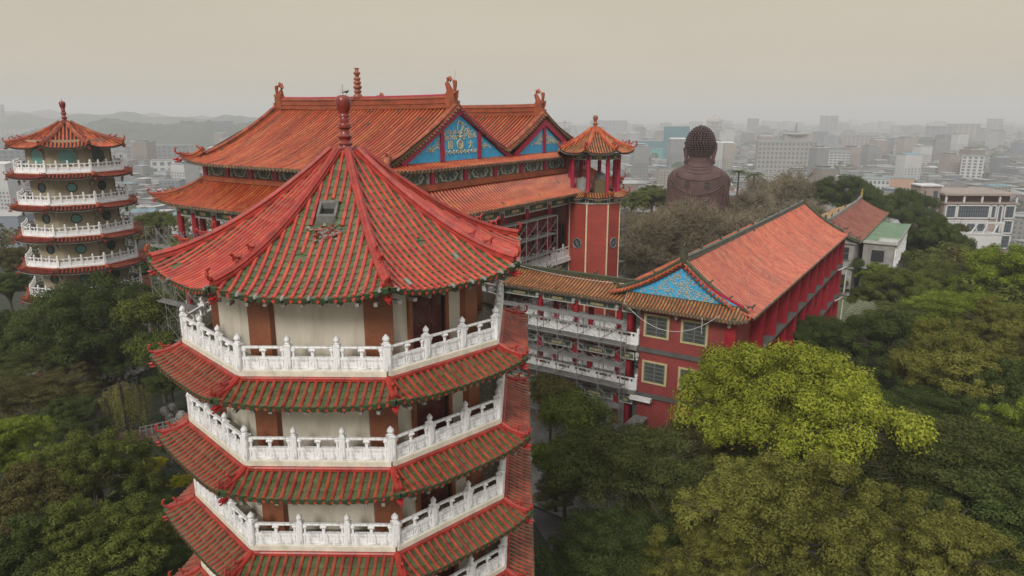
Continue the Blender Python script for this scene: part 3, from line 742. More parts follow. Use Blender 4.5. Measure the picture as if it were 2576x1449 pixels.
def railing(parent, p0, p1, z, bay=1.85, h=1.1, matl=None, name='balustrade'):
    """white balustrade with cloud-shaped openings and lotus topped posts"""
    matl = matl or WHITE2
    p0, p1 = Vector((*p0, z)), Vector((*p1, z)); L = (p1 - p0).length; n = max(1, round(L / bay)); b = L / n; a = atan2(p1.y - p0.y, p1.x - p0.x)
    base = MB(); base.box(tuple((p0 + p1) / 2 + Zv * .06), (L, .2, .12), 0, a); o = base.build(name, matl, parent)
    if 'post' not in RAILP:
        m = MB(); m.box((0, 0, .5), (.2, .2, .9)); m.box((0, 0, .97), (.24, .24, .05)); m.lathe([(.06, .99), (.1, 1.03), (.07, 1.07), (.12, 1.14), (.11, 1.24), (.05, 1.33), (.01, 1.38)], 6)
        q = m.build('post', matl); RAILP['post'] = Src('post', q.data); bpy.data.objects.remove(q)
    key = round(b, 2)
    if key not in RAILP:
        m = MB(); hw = b / 2 - .1
        m.box((0, 0, .36), (2 * hw, .09, .5)); m.box((0, 0, .62), (2 * hw, .13, .05)); m.box((0, 0, .93), (2 * hw, .12, .09))
        for x in (-hw * .5, hw * .5): m.lathe([(.05, .64), (.10, .70), (.05, .76), (.12, .84), (.14, .9)], 6, (x, 0, 0), sy=.5)
        for x in (-hw, hw): m.box((x - (.08 if x > 0 else -.08), 0, .78), (.16, .08, .26))
        for y in (-.05, .05): m.box((0, y, .36), (2 * hw - .3, .02, .3))
        q = m.build('balustrade_panel', matl); RAILP[key] = Src('balustrade_panel', q.data); bpy.data.objects.remove(q)
    d = (p1 - p0) / n
    for i in range(n + 1): inst(RAILP['post'], o, p0 + d * i, a)
    for i in range(n): inst(RAILP[key], o, p0 + d * (i + .5), a)
    return o
def column(parent, x, y, z0, z1, r=.27, m=None, top=None):
    mb = MB(); mb.lathe([(r * 1.35, z0), (r * 1.35, z0 + .15), (r, z0 + .3), (r, z1 - .55)], 12, (x, y, 0), 0)
    mb.lathe([(r * 1.04, z1 - .55), (r * 1.04, z1)], 12, (x, y, 0), 1)
    return mb.build('column', [m or CRIM, top or GREYREL], parent, auto=40)
def beam_frieze(parent, a, b, z0, z1, th=.22, nm='painted_beam', out_=None):
    """white bordered beam with dark green field and gold lozenge between two columns"""
    a, b = Vector((*a, 0)), Vector((*b, 0)); L = (b - a).length; t = (b - a) / L; n = Vector((t.y, -t.x, 0)); c = (a + b) / 2; h = z1 - z0; rz = atan2(t.y, t.x)
    m = MB(); m.box((c.x, c.y, (z0 + z1) / 2), (L, th, h), 0, rz)
    for sgn in (1, -1):
        q = c + n * sgn * (th / 2 + .012)
        m.box((q.x, q.y, (z0 + z1) / 2), (L * .5, .03, h * .62), 1, rz)
        for e in (-1, 1):
            w = q + t * e * L * .36; m.box((w.x, w.y, (z0 + z1) / 2), (L * .17, .03, h * .6), 2, rz)
        q2 = c + n * sgn * (th / 2 + .035); m.box((q2.x, q2.y, (z0 + z1) / 2), (L * .34, .03, h * .34), 3, rz)
    return m.build(nm, [GREYREL, DGRNP, DGRNP, DGOLD], parent)

# ---------------- main hall; local x = along the front (to the right), y = away; origin on the ground under the first ridge
HU, HV = -45.8, 45.8
hall = thing('temple_hall', 'huge Chinese temple hall with orange tiled double roofs and blue gables behind the front pagoda', 'temple', (*UV(HU, HV), 0), RZ)
def upz(d, half=9.8, ze=21.9, rise=4.55): return ze + rise * prof01(min(1, d / half))
def mk_up(y0, sgn, rise, dm, name):
    mb = MB()
    def S(x, d): t = max(0, 1 - d / 5); return Vector((x, y0 + sgn * d, upz(d, 9.8, 21.9, rise) + .5 * (min(1, abs(x) / 11.6)) ** 9 * t ** 2))
    dmx = lambda x: dm if abs(x) <= 10.85 else max(.0, (11.6 - abs(x)) * 2.2)
    slope(mb, S, -11.6, 11.6, dmx, .41, .095, (1, 0, 0), .36, sheet=(60, 12))
    return mb.build(name, [HALLT, HALLP, DKEAVE], hall)
mk_up(-9.8, 1, 4.55, 9.8, 'upper_roof_slope')
# slopes that fall to the valley between the two ridges, and the rear slope
def vslope(yr, sgn, rise, half, run, name):
    mb = MB()
    def S(x, d): return Vector((x, yr + sgn * (run - d), upz(half - (run - d), half, 21.9, rise)))
    slope(mb, S, -10.85, 10.85, lambda x: run, .41, .095, (1, 0, 0), .36, sheet=(20, 8), eave=False)
    return mb.build(name, [HALLT, HALLP, DKEAVE], hall)
vslope(0, 1, 4.55, 9.8, 6.9, 'valley_roof_slope'); vslope(13.6, -1, 4.0, 9.8, 6.7, 'valley_roof_slope')
mk_up(23.4, -1, 4.0, 9.8, 'upper_roof_slope')
# side strips of the upper roof below the gables
for sg in (1, -1):
    mb = MB()
    S = lambda y, d: Vector((sg * (11.6 - d), y, 21.9 + .5 * d + .5 * (min(1, abs(y - 6.8) / 16.6)) ** 12 * max(0, 1 - d) ** 2))
    slope(mb, S, -9.8, 23.4, lambda y: min(1.15, (y + 9.8) * .8 + .01, (23.4 - y) * .8 + .01), .41, .105, (0, 1, 0), .36, sheet=(60, 3))
    mb.build('gable_foot_roof', [HALLT, HALLP, DKEAVE], hall)
# ridges
RPROF = [(-.30, 0), (-.30, .15), (-.2, .2), (-.2, .34), (-.27, .38), (-.27, .46), (-.2, .5), (-.2, .72), (-.28, .78), (-.28, .86), (-.14, .92), (-.1, 1.0), (.1, 1.0), (.14, .92), (.28, .86), (.28, .78), (.2, .72), (.2, .5), (.27, .46), (.27, .38), (.2, .34), (.2, .2), (.30, .15), (.30, 0)]
for y, z in ((0, 26.4), (13.6, 25.8)):
    mb = MB(); mb.sweep([(x, y, z + .08 * (abs(x) / 10) ** 3) for x in np.linspace(-10.3, 10.3, 13)], RPROF, 0, islands=False); r_ = mb.build('main_ridge', HALLR, hall)
    cp = MB(); cp.tube([(x, y, z + 1.0 + .08 * (abs(x) / 10) ** 3) for x in np.linspace(-10.2, 10.2, 11)], .11, 8); cp.build('ridge_cap', MAG if y == 0 else HALLR, r_)
    for sg in (1, -1):
        m = MB(); X = sg * 10.25
        m.box((X, y, z + .62), (.85, .55, 1.25)); m.box((X + sg * .1, y, z + 1.3), (.95, .42, .2)); m.box((X + sg * .42, y, z + .4), (.3, .7, .5))
        m.tube([(X - sg * .1, y, z + 1.3), (X - sg * .28, y, z + 1.7), (X - sg * .42, y, z + 2.0), (X - sg * .34, y, z + 2.3), (X - sg * .1, y, z + 2.36), (X + sg * .02, y, z + 2.2), (X - sg * .1, y, z + 2.1)], [.3, .24, .2, .19, .18, .15, .08], 8, flat=.8)
        m.tube([(X + sg * .32, y, z + 1.35), (X + sg * .38, y, z + 1.75), (X + sg * .36, y, z + 2.15), (X + sg * .38, y, z + 2.22)], [.13, .15, .19, .1], 6)
        for q in range(4): m.tube([(X + sg * (.45 + .03 * q), y, z + .9 + q * .14), (X + sg * (.72), y, z + 1.0 + q * .15)], [.09, .03], 5)
        ro_ = m.build('ridge_end_beast', HALLR, hall, smooth=False, auto=40)
        if y == 0: m = MB(); m.tube([(X + sg * .3, y, z + 2.1), (X + sg * .45, y, z + 2.9)], .015, 4); m.build('lightning_rod', STEEL, ro_)
m = MB()
prof = []
for k, (r, zc, hh) in enumerate(((.42, .28, .28), (.33, .72, .2), (.38, 1.08, .2), (.34, 1.45, .19), (.31, 1.78, .17))):
    prof += [(r * .5, zc - hh), (r * .86, zc - hh * .6), (r, zc), (r * .86, zc + hh * .6), (r * .5, zc + hh)]
prof += [(.16, 2.0), (.3, 2.22), (.31, 2.27), (.17, 2.4), (.14, 2.52), (.22, 2.62), (.22, 2.66)]
m.lathe([(a, 27.2 + b) for a, b in prof], 14); m.build('ridge_spire', OCFIN, hall, auto=50)
# hip ridges, verge ridges
HP = [(-.22, 0), (-.22, .12), (-.15, .16), (-.15, .28), (-.2, .32), (-.1, .42), (0, .46), (.1, .42), (.2, .32), (.15, .28), (.15, .16), (.22, .12), (.22, 0)]
def verge(sx, yr, sy, run, rise):
    pts = [(sx * 10.72, yr + sy * (run - d), upz(9.8 - (run - d), 9.8, 21.9, rise) + .05) for d in np.linspace(0, run, 9)]
    m = MB(); m.sweep(pts, HP, 0, seg=.5); o = m.build('verge_ridge', HALLR, hall)
    m = MB()
    for d in np.arange(.1, run, .34):
        z = upz(9.8 - (run - d), 9.8, 21.9, rise); y = yr + sy * (run - d)
        m.tube([(sx * 10.78, y, z + .10), (sx * 11.02, y, z + .04), (sx * 11.1, y, z)], [.095, .095, .1], 6); m.box((sx * 10.92, y + .17, z - .0), (.34, .2, .05))
    m.build('verge_tiles', DKEAVE, o)
for sx in (1, -1):
    verge(sx, 0, -1, 8.0, 4.55); verge(sx, 0, 1, 6.9, 4.55); verge(sx, 13.6, -1, 6.7, 4.0); verge(sx, 13.6, 1, 8.0, 4.0)
    for (yc, sy, yi) in ((-9.8, 1, -8.0), (23.4, -1, 21.6)):
        pts = [Vector((sx * (11.72 - t * 1.0), yc + sy * (-.1 + t * 1.9), 22.45 - .35 * min(1, t * 2.2) + t * .9 * prof01(t))) for t in np.linspace(0, 1, 6)]
        m = MB(); m.sweep([tuple(p) for p in pts], HP, 0, seg=.4); o = m.build('hip_ridge', HALLR, hall)
        a = atan2(-sy * 1.9, sx * 1.0); inst(TAILM, o, pts[0] + Zv * .3, a, 1.1)
        inst(BEASTM, o, pts[2] + Zv * .38, a, .7); inst(BEASTM, o, pts[4] + Zv * .42, a, 1.0)
        inst(DRAGM, o, pts[0] + Vector((0, 0, -.3)), a, 1.6)
# gables (right: detailed; left: the same)
def gable(yl, yr, ya, za, zb, posts, sg, text, seed):
    global TRI
    TRI = (yl, yr)
    X = sg * 10.78
    m = MB(); m.prism([(yl, zb), (yr, zb), (ya, za)], (X - sg * .2, 0, 0), (0, 1, 0), (0, 0, 1), (sg * .2, 0, 0)); g = m.build('gable_wall', BLUE, hall)
    for a, b in (((yl, zb), (ya, za)), ((yr, zb), (ya, za))):
        m = MB(); dx, dz = b[0] - a[0], b[1] - a[1]; L = sqrt(dx * dx + dz * dz); nx, nz = -dz / L, dx / L
        if nz < 0: nx, nz = -nx, -nz
        sgd = 1 if dx > 0 else -1
        e0 = (a[0] - dx / L * .6, a[1] - dz / L * .45); e1 = (b[0] + 0, b[1] + .02)
        m.prism([e0, e1, (e1[0] + nx * .0, e1[1] + .55), (e0[0] + nx * .42, e0[1] + nz * .42)], (X, 0, 0), (0, 1, 0), (0, 0, 1), (sg * .2, 0, 0))
        m.build('bargeboard', MAG, g)
    for y in posts:
        lim = za - (za - zb) * abs(y - ya) / ((ya - yl) if y < ya else (yr - ya))
        m = MB(); m.b2(min(X, X + sg * .14), max(X, X + sg * .14), y - .2, y + .2, zb, lim + .1); m.build('gable_post', MAG, g)
    ps = sorted([yl] + list(posts) + [yr])
    for i in range(len(ps) - 1):
        m = MB(); a, b = ps[i] + .28, ps[i + 1] - .28
        mid = len(ps) == 4 and i == 1
        lo = zb + (1.55 if mid else .75)
        f = tri_inside(a, b, lo, ya, za, .16)
        _f = f
        def f(p, rnd, a=a, b=b, lo=lo):
            if p is None: return (rnd.uniform(a, b), rnd.uniform(lo, za))
            x, y = p
            if y < lo or x < a or x > b: return False
            lim = za - (za - zb) * abs(x - ya) / ((ya - yl) if x < ya else (yr - ya))
            if mid and abs(x - ya) < .35: return False
            return y < lim - .28
        scrolls(m, (X + sg * .0, 0, 0), (0, 1, 0), (0, 0, 1) if sg > 0 else (0, 0, 1), f, 38, .21, .042, seed + i)
        m.build('scroll_relief', GOLD, g)
    m = MB()
    if text:
        # central chain of ornaments and the lower scroll band
        def P(y, z): return (X + .05, y, z)
        m.tube([P(ya + .32 * sin(t) * (1 - .25 * cos(t)), za - .95 - .42 * -cos(t)) for t in np.linspace(0, 2 * pi, 13)], .05, 5)
        m.tube([P(ya + .38 * sin(t), za - 2.35 + .34 * cos(t)) for t in np.linspace(0, 2 * pi, 13)], .05, 5)
        for z in (za - 1.5, za - 1.75): m.tube([P(ya - .3, z + .1), P(ya, z - .05), P(ya + .3, z + .1)], .055, 5)
        m.tube([P(ya, za - 1.35), P(ya, za - 2.0)], .05, 5)
        for q in range(9):
            c = posts[0] + .5 + q * (posts[1] - posts[0] - 1) / 8
            m.tube([P(c + .2 * (1 - t * .12) * cos(t * 1.1 + (pi if q % 2 else 0)), zb + .62 + .2 * (1 - t * .12) * sin(t * 1.1)) for t in range(6)], .045, 4)
    if text: m.build('centre_ornament', GOLD, g)
    return g
for sg in (1, -1):
    g1 = gable(-6.2, 6.75, .25, 26.0, 22.42, (-2.05, 2.9), sg, sg > 0, 10)
    gable(8.9, 18.6, 13.6, 24.95, 22.42, (13.55,), sg, False, 30)
    m = MB()
    for q in range(3):
        pass
    if sg > 0:
        for ch, y in (('殿', -.95), ('佛', .4), ('大', 1.75)):
            cu = bpy.data.curves.new('letters', 'FONT'); cu.body = ch; cu.size = .72; cu.extrude = .03; cu.align_x = 'CENTER'
            to = bpy.data.objects.new('letters', cu); COL.objects.link(to)
            dg = bpy.context.evaluated_depsgraph_get(); dg.update(); me = bpy.data.meshes.new_from_object(to.evaluated_get(dg)); bpy.data.objects.remove(to)
            me.materials.clear(); me.materials.append(GOLD); me.name = 'character'
            o = bpy.data.objects.new('character', me); COL.objects.link(o); o.parent = g1
            o.matrix_local = Matrix(((0, 0, 1, 10.80), (1, 0, 0, y), (0, 1, 0, 23.35), (0, 0, 0, 1)))
# upper wall: columns and medallion panels
def panel_row(p0, p1, n, z0, z1, outn):
    p0, p1, outn = Vector((*p0, 0)), Vector((*p1, 0)), Vector((*outn, 0)); L = (p1 - p0).length / n; t = (p1 - p0).normalized(); rz = atan2(t.y, t.x)
    for i in range(n + 1):
        c = p0 + t * L * i + outn * .05; m = MB(); m.box((c.x, c.y, (z0 + z1) / 2), (.5, .5, z1 - z0), 0, rz); m.build('upper_column', MAG, hall)
    for i in range(n):
        c = p0 + t * L * (i + .5); m = MB(); m.box((c.x, c.y, (z0 + z1) / 2), (L - .5, .2, z1 - z0), 0, rz)
        o = c + outn * .1 + Zv * ((z0 + z1) / 2); h = (z1 - z0) / 2; w = (L - .5) / 2; ax = -t if outn.cross(t).z > 0 else t
        med = [(w * .62 * cos(a) * (1 + .07 * cos(8 * a)), h * .92 * sin(a) * (1 + .09 * cos(8 * a))) for a in np.linspace(0, 2 * pi, 33)[:-1]]
        m.prism(med, o, ax, Zv, outn * .05, 1)
        m.prism([(x * .82, y * .8) for x, y in med], o + outn * .051, ax, Zv, outn * .02, 2)
        for q in range(7):
            a = q * .9; cx, cy = w * .36 * cos(a), h * .5 * sin(a)
            m.tube([o + outn * .1 + ax * (cx + .14 * (1 - s * .1) * cos(s + a)) + Zv * (cy + .14 * (1 - s * .1) * sin(s + a)) for s in range(7)], .035, 4, 1)
        for e in (-1, 1):
            for e2 in (-1, 1): m.tube([o + outn * .04 + ax * (e * (w * .85 + .16 * cos(s))) + Zv * (e2 * h * .5 + .22 * sin(s)) for s in range(6)], .05, 4, 1)
            m.prism([(e * w, -h), (e * w, h), (e * w * .82, h * .7), (e * w * .92, 0), (e * w * .82, -h * .7)][::e], o, ax, Zv, outn * .03, 1)
        m.build('medallion_panel', [DGRNP, GREYREL, DGRNP], hall)
panel_row((-10.9, -7.9), (10.9, -7.9), 7, 20.75, 21.95, (0, -1))
panel_row((10.9, -7.9), (10.9, 21.7), 7, 20.75, 21.95, (1, 0))
panel_row((-10.9, 21.7), (-10.9, -7.9), 7, 20.75, 21.95, (-1, 0))
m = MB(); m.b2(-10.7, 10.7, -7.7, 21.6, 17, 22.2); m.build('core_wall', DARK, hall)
# lower roof ring
def ring(x0, x1, y0, y1, i, ze, zi, up, name, tiles, sides=(0, 1, 2, 3), parent=None, hipm=HALLR, sp=.41, r=.105, sc=1.0):
    ix, iy = i
    for k in sides:
        mb = MB()
        if k in (0, 2):
            sg = 1 if k == 0 else -1; yy = y0 if k == 0 else y1; cx = (x0 + x1) / 2; hx = (x1 - x0) / 2
            def S(x, d, sg=sg, yy=yy, cx=cx, hx=hx): t = d / iy; return Vector((x, yy + sg * d, ze + (zi - ze) * (.6 * t + .4 * t * t) + up * (min(1, abs(x - cx) / hx)) ** 10 * max(0, 1 - t) ** 2))
            slope(mb, S, x0, x1, lambda x: min(iy, (x - x0) * iy / ix + .01, (x1 - x) * iy / ix + .01), sp, r, (1, 0, 0), .36, sheet=(80, 6))
        else:
            sg = -1 if k == 1 else 1; xx = x1 if k == 1 else x0; cy = (y0 + y1) / 2; hy = (y1 - y0) / 2
            def S(y, d, sg=sg, xx=xx, cy=cy, hy=hy): t = d / ix; return Vector((xx + sg * d, y, ze + (zi - ze) * (.6 * t + .4 * t * t) + up * (min(1, abs(y - cy) / hy)) ** 14 * max(0, 1 - t) ** 2))
            slope(mb, S, y0, y1, lambda y: min(ix, (y - y0) * ix / iy + .01, (y1 - y) * ix / iy + .01), sp, r, (0, 1, 0), .36, sheet=(80, 6))
        mb.build(name, tiles, parent)
    for sx, sy, X, Y in ((1, -1, x1, y0), (-1, -1, x0, y0), (1, 1, x1, y1), (-1, 1, x0, y1)):
        pts = [Vector((X - sx * ix * t, Y - sy * iy * t, ze + (zi - ze) * (.6 * t + .4 * t * t) + up * (1 - t) ** 3)) for t in np.linspace(-.02, 1, 9)]
        m = MB(); m.sweep([tuple(p) for p in pts], [(a * sc, b * sc) for a, b in HP], 0, seg=.4); o = m.build('hip_ridge', hipm, parent); a = atan2(sy * iy, sx * ix)
        inst(TAILM, o, pts[0] + Zv * .3 * sc, a, 1.05 * sc)
        for t_, s_ in ((1, .8), (2, .8), (3, .8)): inst(BEASTM, o, pts[t_] + Zv * .42 * sc, a, s_ * sc)
        inst(DRAGM, o, pts[0] + Vector((-sx * .2, -sy * .2, -.3 * sc)), a, 1.1 * sc)
        m = MB(); m.tube([pts[0] + Vector((-sx * .2, -sy * .2, -.25)), pts[4] - Zv * .35], .13, 4); m.build('corner_rafter', BLUE, o)
ring(-13.7, 13.7, -11.5, 25.5, (2.75, 3.6), 18.5, 20.45, .5, 'lower_roof_slope', [HALLT, HALLP, DKEAVE], parent=hall)
m = MB(); m.sweep([(-11.1, -8.1, 20.35), (11.1, -8.1, 20.35), (11.1, 21.9, 20.35), (-11.1, 21.9, 20.35), (-11.1, -8.1, 20.35)], [(-.3, 0), (.1, 0), (.1, .4), (.02, .48), (-.2, .48), (-.3, .3)], 0, islands=False)
m.b2(-11.3, 11.3, -8.35, -7.9, 20.35, 20.75); m.b2(10.95, 11.4, -8.35, 22.1, 20.35, 20.752); m.build('lower_roof_top_ridge', HALLR, hall)
# colonnade, beams, decks and balustrades
xs = [-12.4, -10.3, -7.4, -3.7, 0, 3.7, 7.4, 10.3, 12.4]; ys = [-10.0, -7.9, -4.2, -.2, 3.8, 7.8, 11.8, 15.8, 19.8, 23.6]
for x in xs: column(hall, x, -10.0, 0, 18.3)
for y in ys[1:]: column(hall, 12.4, y, 0, 18.3)
for x, y in ((-10.3, -7.9), (-12.4, -7.9), (-12.4, -4.2), (-12.4, -.2), (-12.4, 3.8)): column(hall, x, y, 0, 18.3)
for a, b in zip(xs, xs[1:]): beam_frieze(hall, (a + .27, -10.0), (b - .27, -10.0), 17.35, 18.15)
for a, b in zip(ys, ys[1:]): beam_frieze(hall, (12.4, a + .27), (12.4, b - .27), 17.35, 18.15)
for zt in (12.2, 8.3, 4.4, .4):
    m = MB(); m.b2(-12.9, 12.9, -10.5, 24.2, zt - .3, zt, 0); m.b2(-12.95, 12.95, -10.55, 24.25, zt - .42, zt - .302, 0); m.build('floor_slab', WHITE2 if zt > 8.5 else CONC, hall)
    if zt > 1:
        railing(hall, (12.6, -10.2), (12.6, 23.9), zt); railing(hall, (-12.6, -10.2), (12.5, -10.2), zt)
        for a, b in zip(ys, ys[1:]): beam_frieze(hall, (12.4, a + .27), (12.4, b - .27), zt - 1.35, zt - .5)
m = MB(); m.b2(-8.6, 10.0, -7.4, 21, 0, 17.5); iw = m.build('inner_wall', REDB, hall)
for zt in (12.2, 8.3, 4.4):
    for y in ys[2:9]:
        m = MB(); m.b2(10.0, 10.06, y - 1.3, y + 1.3, zt + .05, zt + 2.6); w_ = m.build('door_opening', DARK, iw)
        m = MB()
        for q in (-1.3, -.65, 0, .65, 1.3): m.b2(10.06, 10.12, y + q - .05, y + q + .05, zt + .05, zt + 2.6)
        m.b2(10.06, 10.12, y - 1.34, y + 1.34, zt + 2.55, zt + 2.7); m.build('door_frame', MAG, w_)
for x in (-5.5, -1.8, 1.8, 5.5):
    m = MB(); m.b2(x - .9, x + .9, -7.47, -7.41, 12.3, 15.2); w_ = m.build('door_opening', DARK, iw)
    m = MB(); m.b2(x - 1.0, x - .9, -7.52, -7.41, 12.3, 15.3); m.b2(x + .9, x + 1.0, -7.52, -7.41, 12.3, 15.3); m.b2(x - 1, x + 1, -7.52, -7.41, 15.2, 15.3); m.build('door_frame', GREYREL, w_)

# ---------------- stair tower
TX, TY = UV(-31.7, 63.6)
tow = thing('stair_tower', 'octagonal red brick stair tower with small orange tiled belvedere beside the hall', 'tower', (TX, TY, 0), radians(3.3))
m = MB(); m.lathe([(2.72, 0), (2.72, 17.6)], 8, a0=pi / 8); m.build('shaft', TOWB, tow)
m = MB()
for k in range(8):
    a = pi / 8 + k * pi / 4; m.box((2.70 * cos(a), 2.70 * sin(a), 8.8), (.10, .13, 17.6), 0, a)
    mm = MB(); mm.box((2.70 * cos(a), 2.70 * sin(a), 8.8), (.12, .13, 17.6), 0, a); mm.build('corner_strip', GOLD, tow)
for k, a, n, ex in octa_frames():
    ap = 2.72 * cos(pi / 8)
    beam_frieze(tow, tuple((n * (ap + .02) - ex * 1.0)[:2]), tuple((n * (ap + .02) + ex * 1.0)[:2]), 17.55, 18.15, .25, 'painted_frieze')
    beam_frieze(tow, tuple((n * 2.32 - ex * .8)[:2]), tuple((n * 2.32 + ex * .8)[:2]), 21.75, 22.25, .22, 'painted_frieze')
    c = pi / 8 + k * pi / 4; mm = MB(); mm.lathe([(.24, 18.4), (.2, 18.6), (.2, 21.9), (.26, 22.1)], 10, (2.45 * cos(c), 2.45 * sin(c), 0)); mm.build('column', MAG, tow, auto=40)
    if k in (7, 1, 3, 5):
        mm = MB(); o = n * (ap - .02) + Zv * 13.6
        mm.tube([o + n * .06 + ex * (.5 * cos(t)) + Zv * (.5 * sin(t)) for t in np.linspace(0, 2 * pi, 17)], .07, 5)
        for q in range(3): mm.tube([o + n * .05 - ex * .4 * cos(q * 1.05) - Zv * .4 * sin(q * 1.05), o + n * .05 + ex * .4 * cos(q * 1.05) + Zv * .4 * sin(q * 1.05)], .035, 4)
        fr = mm.build('round_window_frame', ALU, tow); mm = MB(); mm.prism([(.48 * cos(t), .48 * sin(t)) for t in np.linspace(0, 2 * pi, 17)[:-1]], o, ex, Zv, n * .04); mm.build('window_pane', GLASS, fr)
m = MB(); m.lathe([(2.75, 18.1), (2.75, 18.4), (.01, 18.4)], 8, a0=pi / 8); m.build('belvedere_floor', CONC, tow)
TT = [YELT, HALLP, DKEAVE, MORT]
for nm, Ro, Ri, ze, zi, up, fn in (('belvedere_roof', 3.95, .26, 22.42, 24.65, .35, prof01), ('skirt_roof', 3.45, 2.7, 18.15, 18.65, .22, lambda t: t)):
    for k, a, cd, pts, ro in octa_roof(tow, nm, Ro, Ri, ze, zi, up, .26, .3, .075, TT, detail=False, pans=False, fn=fn):
        mm = MB(); mm.sweep(pts, [(x * 1.0, y * .9) for x, y in HIP], 0, seg=.35); h = mm.build('hip_ridge', HALLT if Ri < 1 else HALLR, ro)
        inst(TAILM, h, pts[0] + Zv * .22, a, 1.1)
        if Ri < 1: inst(BEASTM, h, pts[1] + Zv * .3, a, .9); inst(BEASTM, h, pts[2] + Zv * .3, a, .8)
m = MB(); m.lathe([(.24 * .9, 24.5), (.3, 24.62), (.3, 24.8), (.2, 24.85), (.2, 25.0), (.27, 25.06), (.27, 25.14), (.17, 25.2), (.14, 25.3), (.2, 25.45), (.25, 25.62), (.25, 25.75), (.17, 25.88), (.02, 25.92)], 12); m.build('finial', OCFIN, tow, auto=40)
# tanks and loudspeaker inside the belvedere
def tank(dx, dy, r, z, h, lab, mat_, flat=False):
    m = MB(); pr = [(r * .98, 0)]
    for q in range(8): pr += [(r, h * (q + .1) / 8), (r, h * (q + .7) / 8), (r * .96, h * (q + .85) / 8)]
    pr += [(r, h), (r * .5, h * 1.1), (.12, h * 1.13), (.12, h * 1.18), (.01, h * 1.18)] if not flat else [(r, h), (r * .9, h), (r * .88, h * .9), (.01, h * .9)]
    m.lathe(pr, 16); ca, sa = cos(radians(3.3)), sin(radians(3.3))
    o = m.build('water_tank', mat_, None, loc=(TX + dx * ca - dy * sa, TY + dx * sa + dy * ca, z)); tag(o, lab, 'water tank'); return o
tank(-1.15, -.3, .62, 18.41, 1.35, 'ribbed steel water tank between the left columns of the tower belvedere', STEEL)
tank(.85, .9, .65, 18.41, 1.7, 'ribbed steel water tank behind the brown drum in the tower belvedere', STEEL)
tank(.55, -.75, .8, 18.41, 1.15, 'open brown drum standing low in the tower belvedere', mat('brown_drum', [(.16, .12, .06)], .7))
m = MB(); m.lathe([(.06, 0), (.08, .1), (.13, .2), (.24, .3), (.25, .31)], 12); o = m.build('loudspeaker', BLACKM, None, loc=(TX + .9, TY - 1.6, 21.2)); o.rotation_euler = (radians(80), 0, radians(60)); tag(o, 'black horn loudspeaker hung under the eaves of the tower belvedere', 'loudspeaker')

# ---------------- two-storey covered corridor
CU, CV = -26.0, 50.0
cor = thing('covered_corridor', 'two storey open corridor with ochre tiled roof and white balustrades joining hall and red building', 'corridor', (*UV(CU, CV), 0), RZ)
def ridge_roof(parent, x0, x1, y0, y1, yr, ze, zr, tiles, sp=.31, r=.085, axis=0, nm='roof_slope'):
    zes = ze if isinstance(ze, tuple) else (ze, ze)
    """gable roof; axis 0: ridge along x, axis 1: ridge along y (then x and y swap)"""
    for k_, (sg, e) in enumerate(((1, y0), (-1, y1))):
        W = abs(yr - e); mb = MB(); ze = zes[k_]
        def S(x, d):
            z = ze + (zr - ze) * prof01(d / W); p = (x, e + sg * d, z) if axis == 0 else (e + sg * d, x, z); return Vector(p)
        slope(mb, S, x0, x1, lambda x: W, sp, r, (1, 0, 0) if axis == 0 else (0, 1, 0), .32, sheet=(30, 8)); mb.build(nm, tiles, parent)
YT = [YELT, GRNRDG, DKEAVE]
ridge_roof(cor, -9.6, 5.2, -2.1, 2.8, .5, 12.15, 13.0, YT)
m = MB(); m.sweep([(x, .5, 13.0) for x in np.linspace(-9.6, 5.3, 20)], [(a * .6, b * .38) for a, b in RPROF], 0, islands=False); rg = m.build('roof_ridge', GRNRDG, cor)
for x in (-3.2, 1.2): beastm(rg, Vector((x, .5, 13.4)), 0, .8, GRNRDG)
colx = (-7.1, -3.05, .33, 4.15)
for x in colx:
    column(cor, x, -1.03, 0.3, 12.0, .24); column(cor, x + .1, 1.5, 0.3, 12.0, .24)
for i, (zt) in enumerate((8.62, 4.9)):
    m = MB(); m.b2(-10, 5.9, -1.45, 2.0, zt - .32, zt); m.b2(-10, 5.9, -1.55, 2.1, zt - .34, zt - .14); m.build('deck_slab', CONC, cor)
    railing(cor, (-9.2, -1.25), (5.85, -1.25), zt, 1.88); railing(cor, (-9.2, 1.8), (5.6, 1.8), zt, 1.88)
for z0 in (11.1, 7.3, 3.6):
    for a, b in zip((-9.5,) + colx, colx + (5.8,)):
        beam_frieze(cor, (a + .25, -1.03), (b - .25, -1.03), z0, z0 + .6); beam_frieze(cor, (a + .35, 1.5), (b - .15, 1.5), z0, z0 + .6)
m = MB()
for x in colx:
    m = MB(); m.lathe([(.04, -.7), (.12, -.62), (.08, -.5), (.16, -.4), (.14, -.2), (.06, -.1), (.06, 0)], 6, (x, -1.5, 11.9)); m.build('hanging_bracket', GREYREL, cor)
m = MB(); m.b2(5.6, 7.3, -1.8, -1.4, 4.3, 4.6); m.build('white_end_beam', WHITE2, cor)

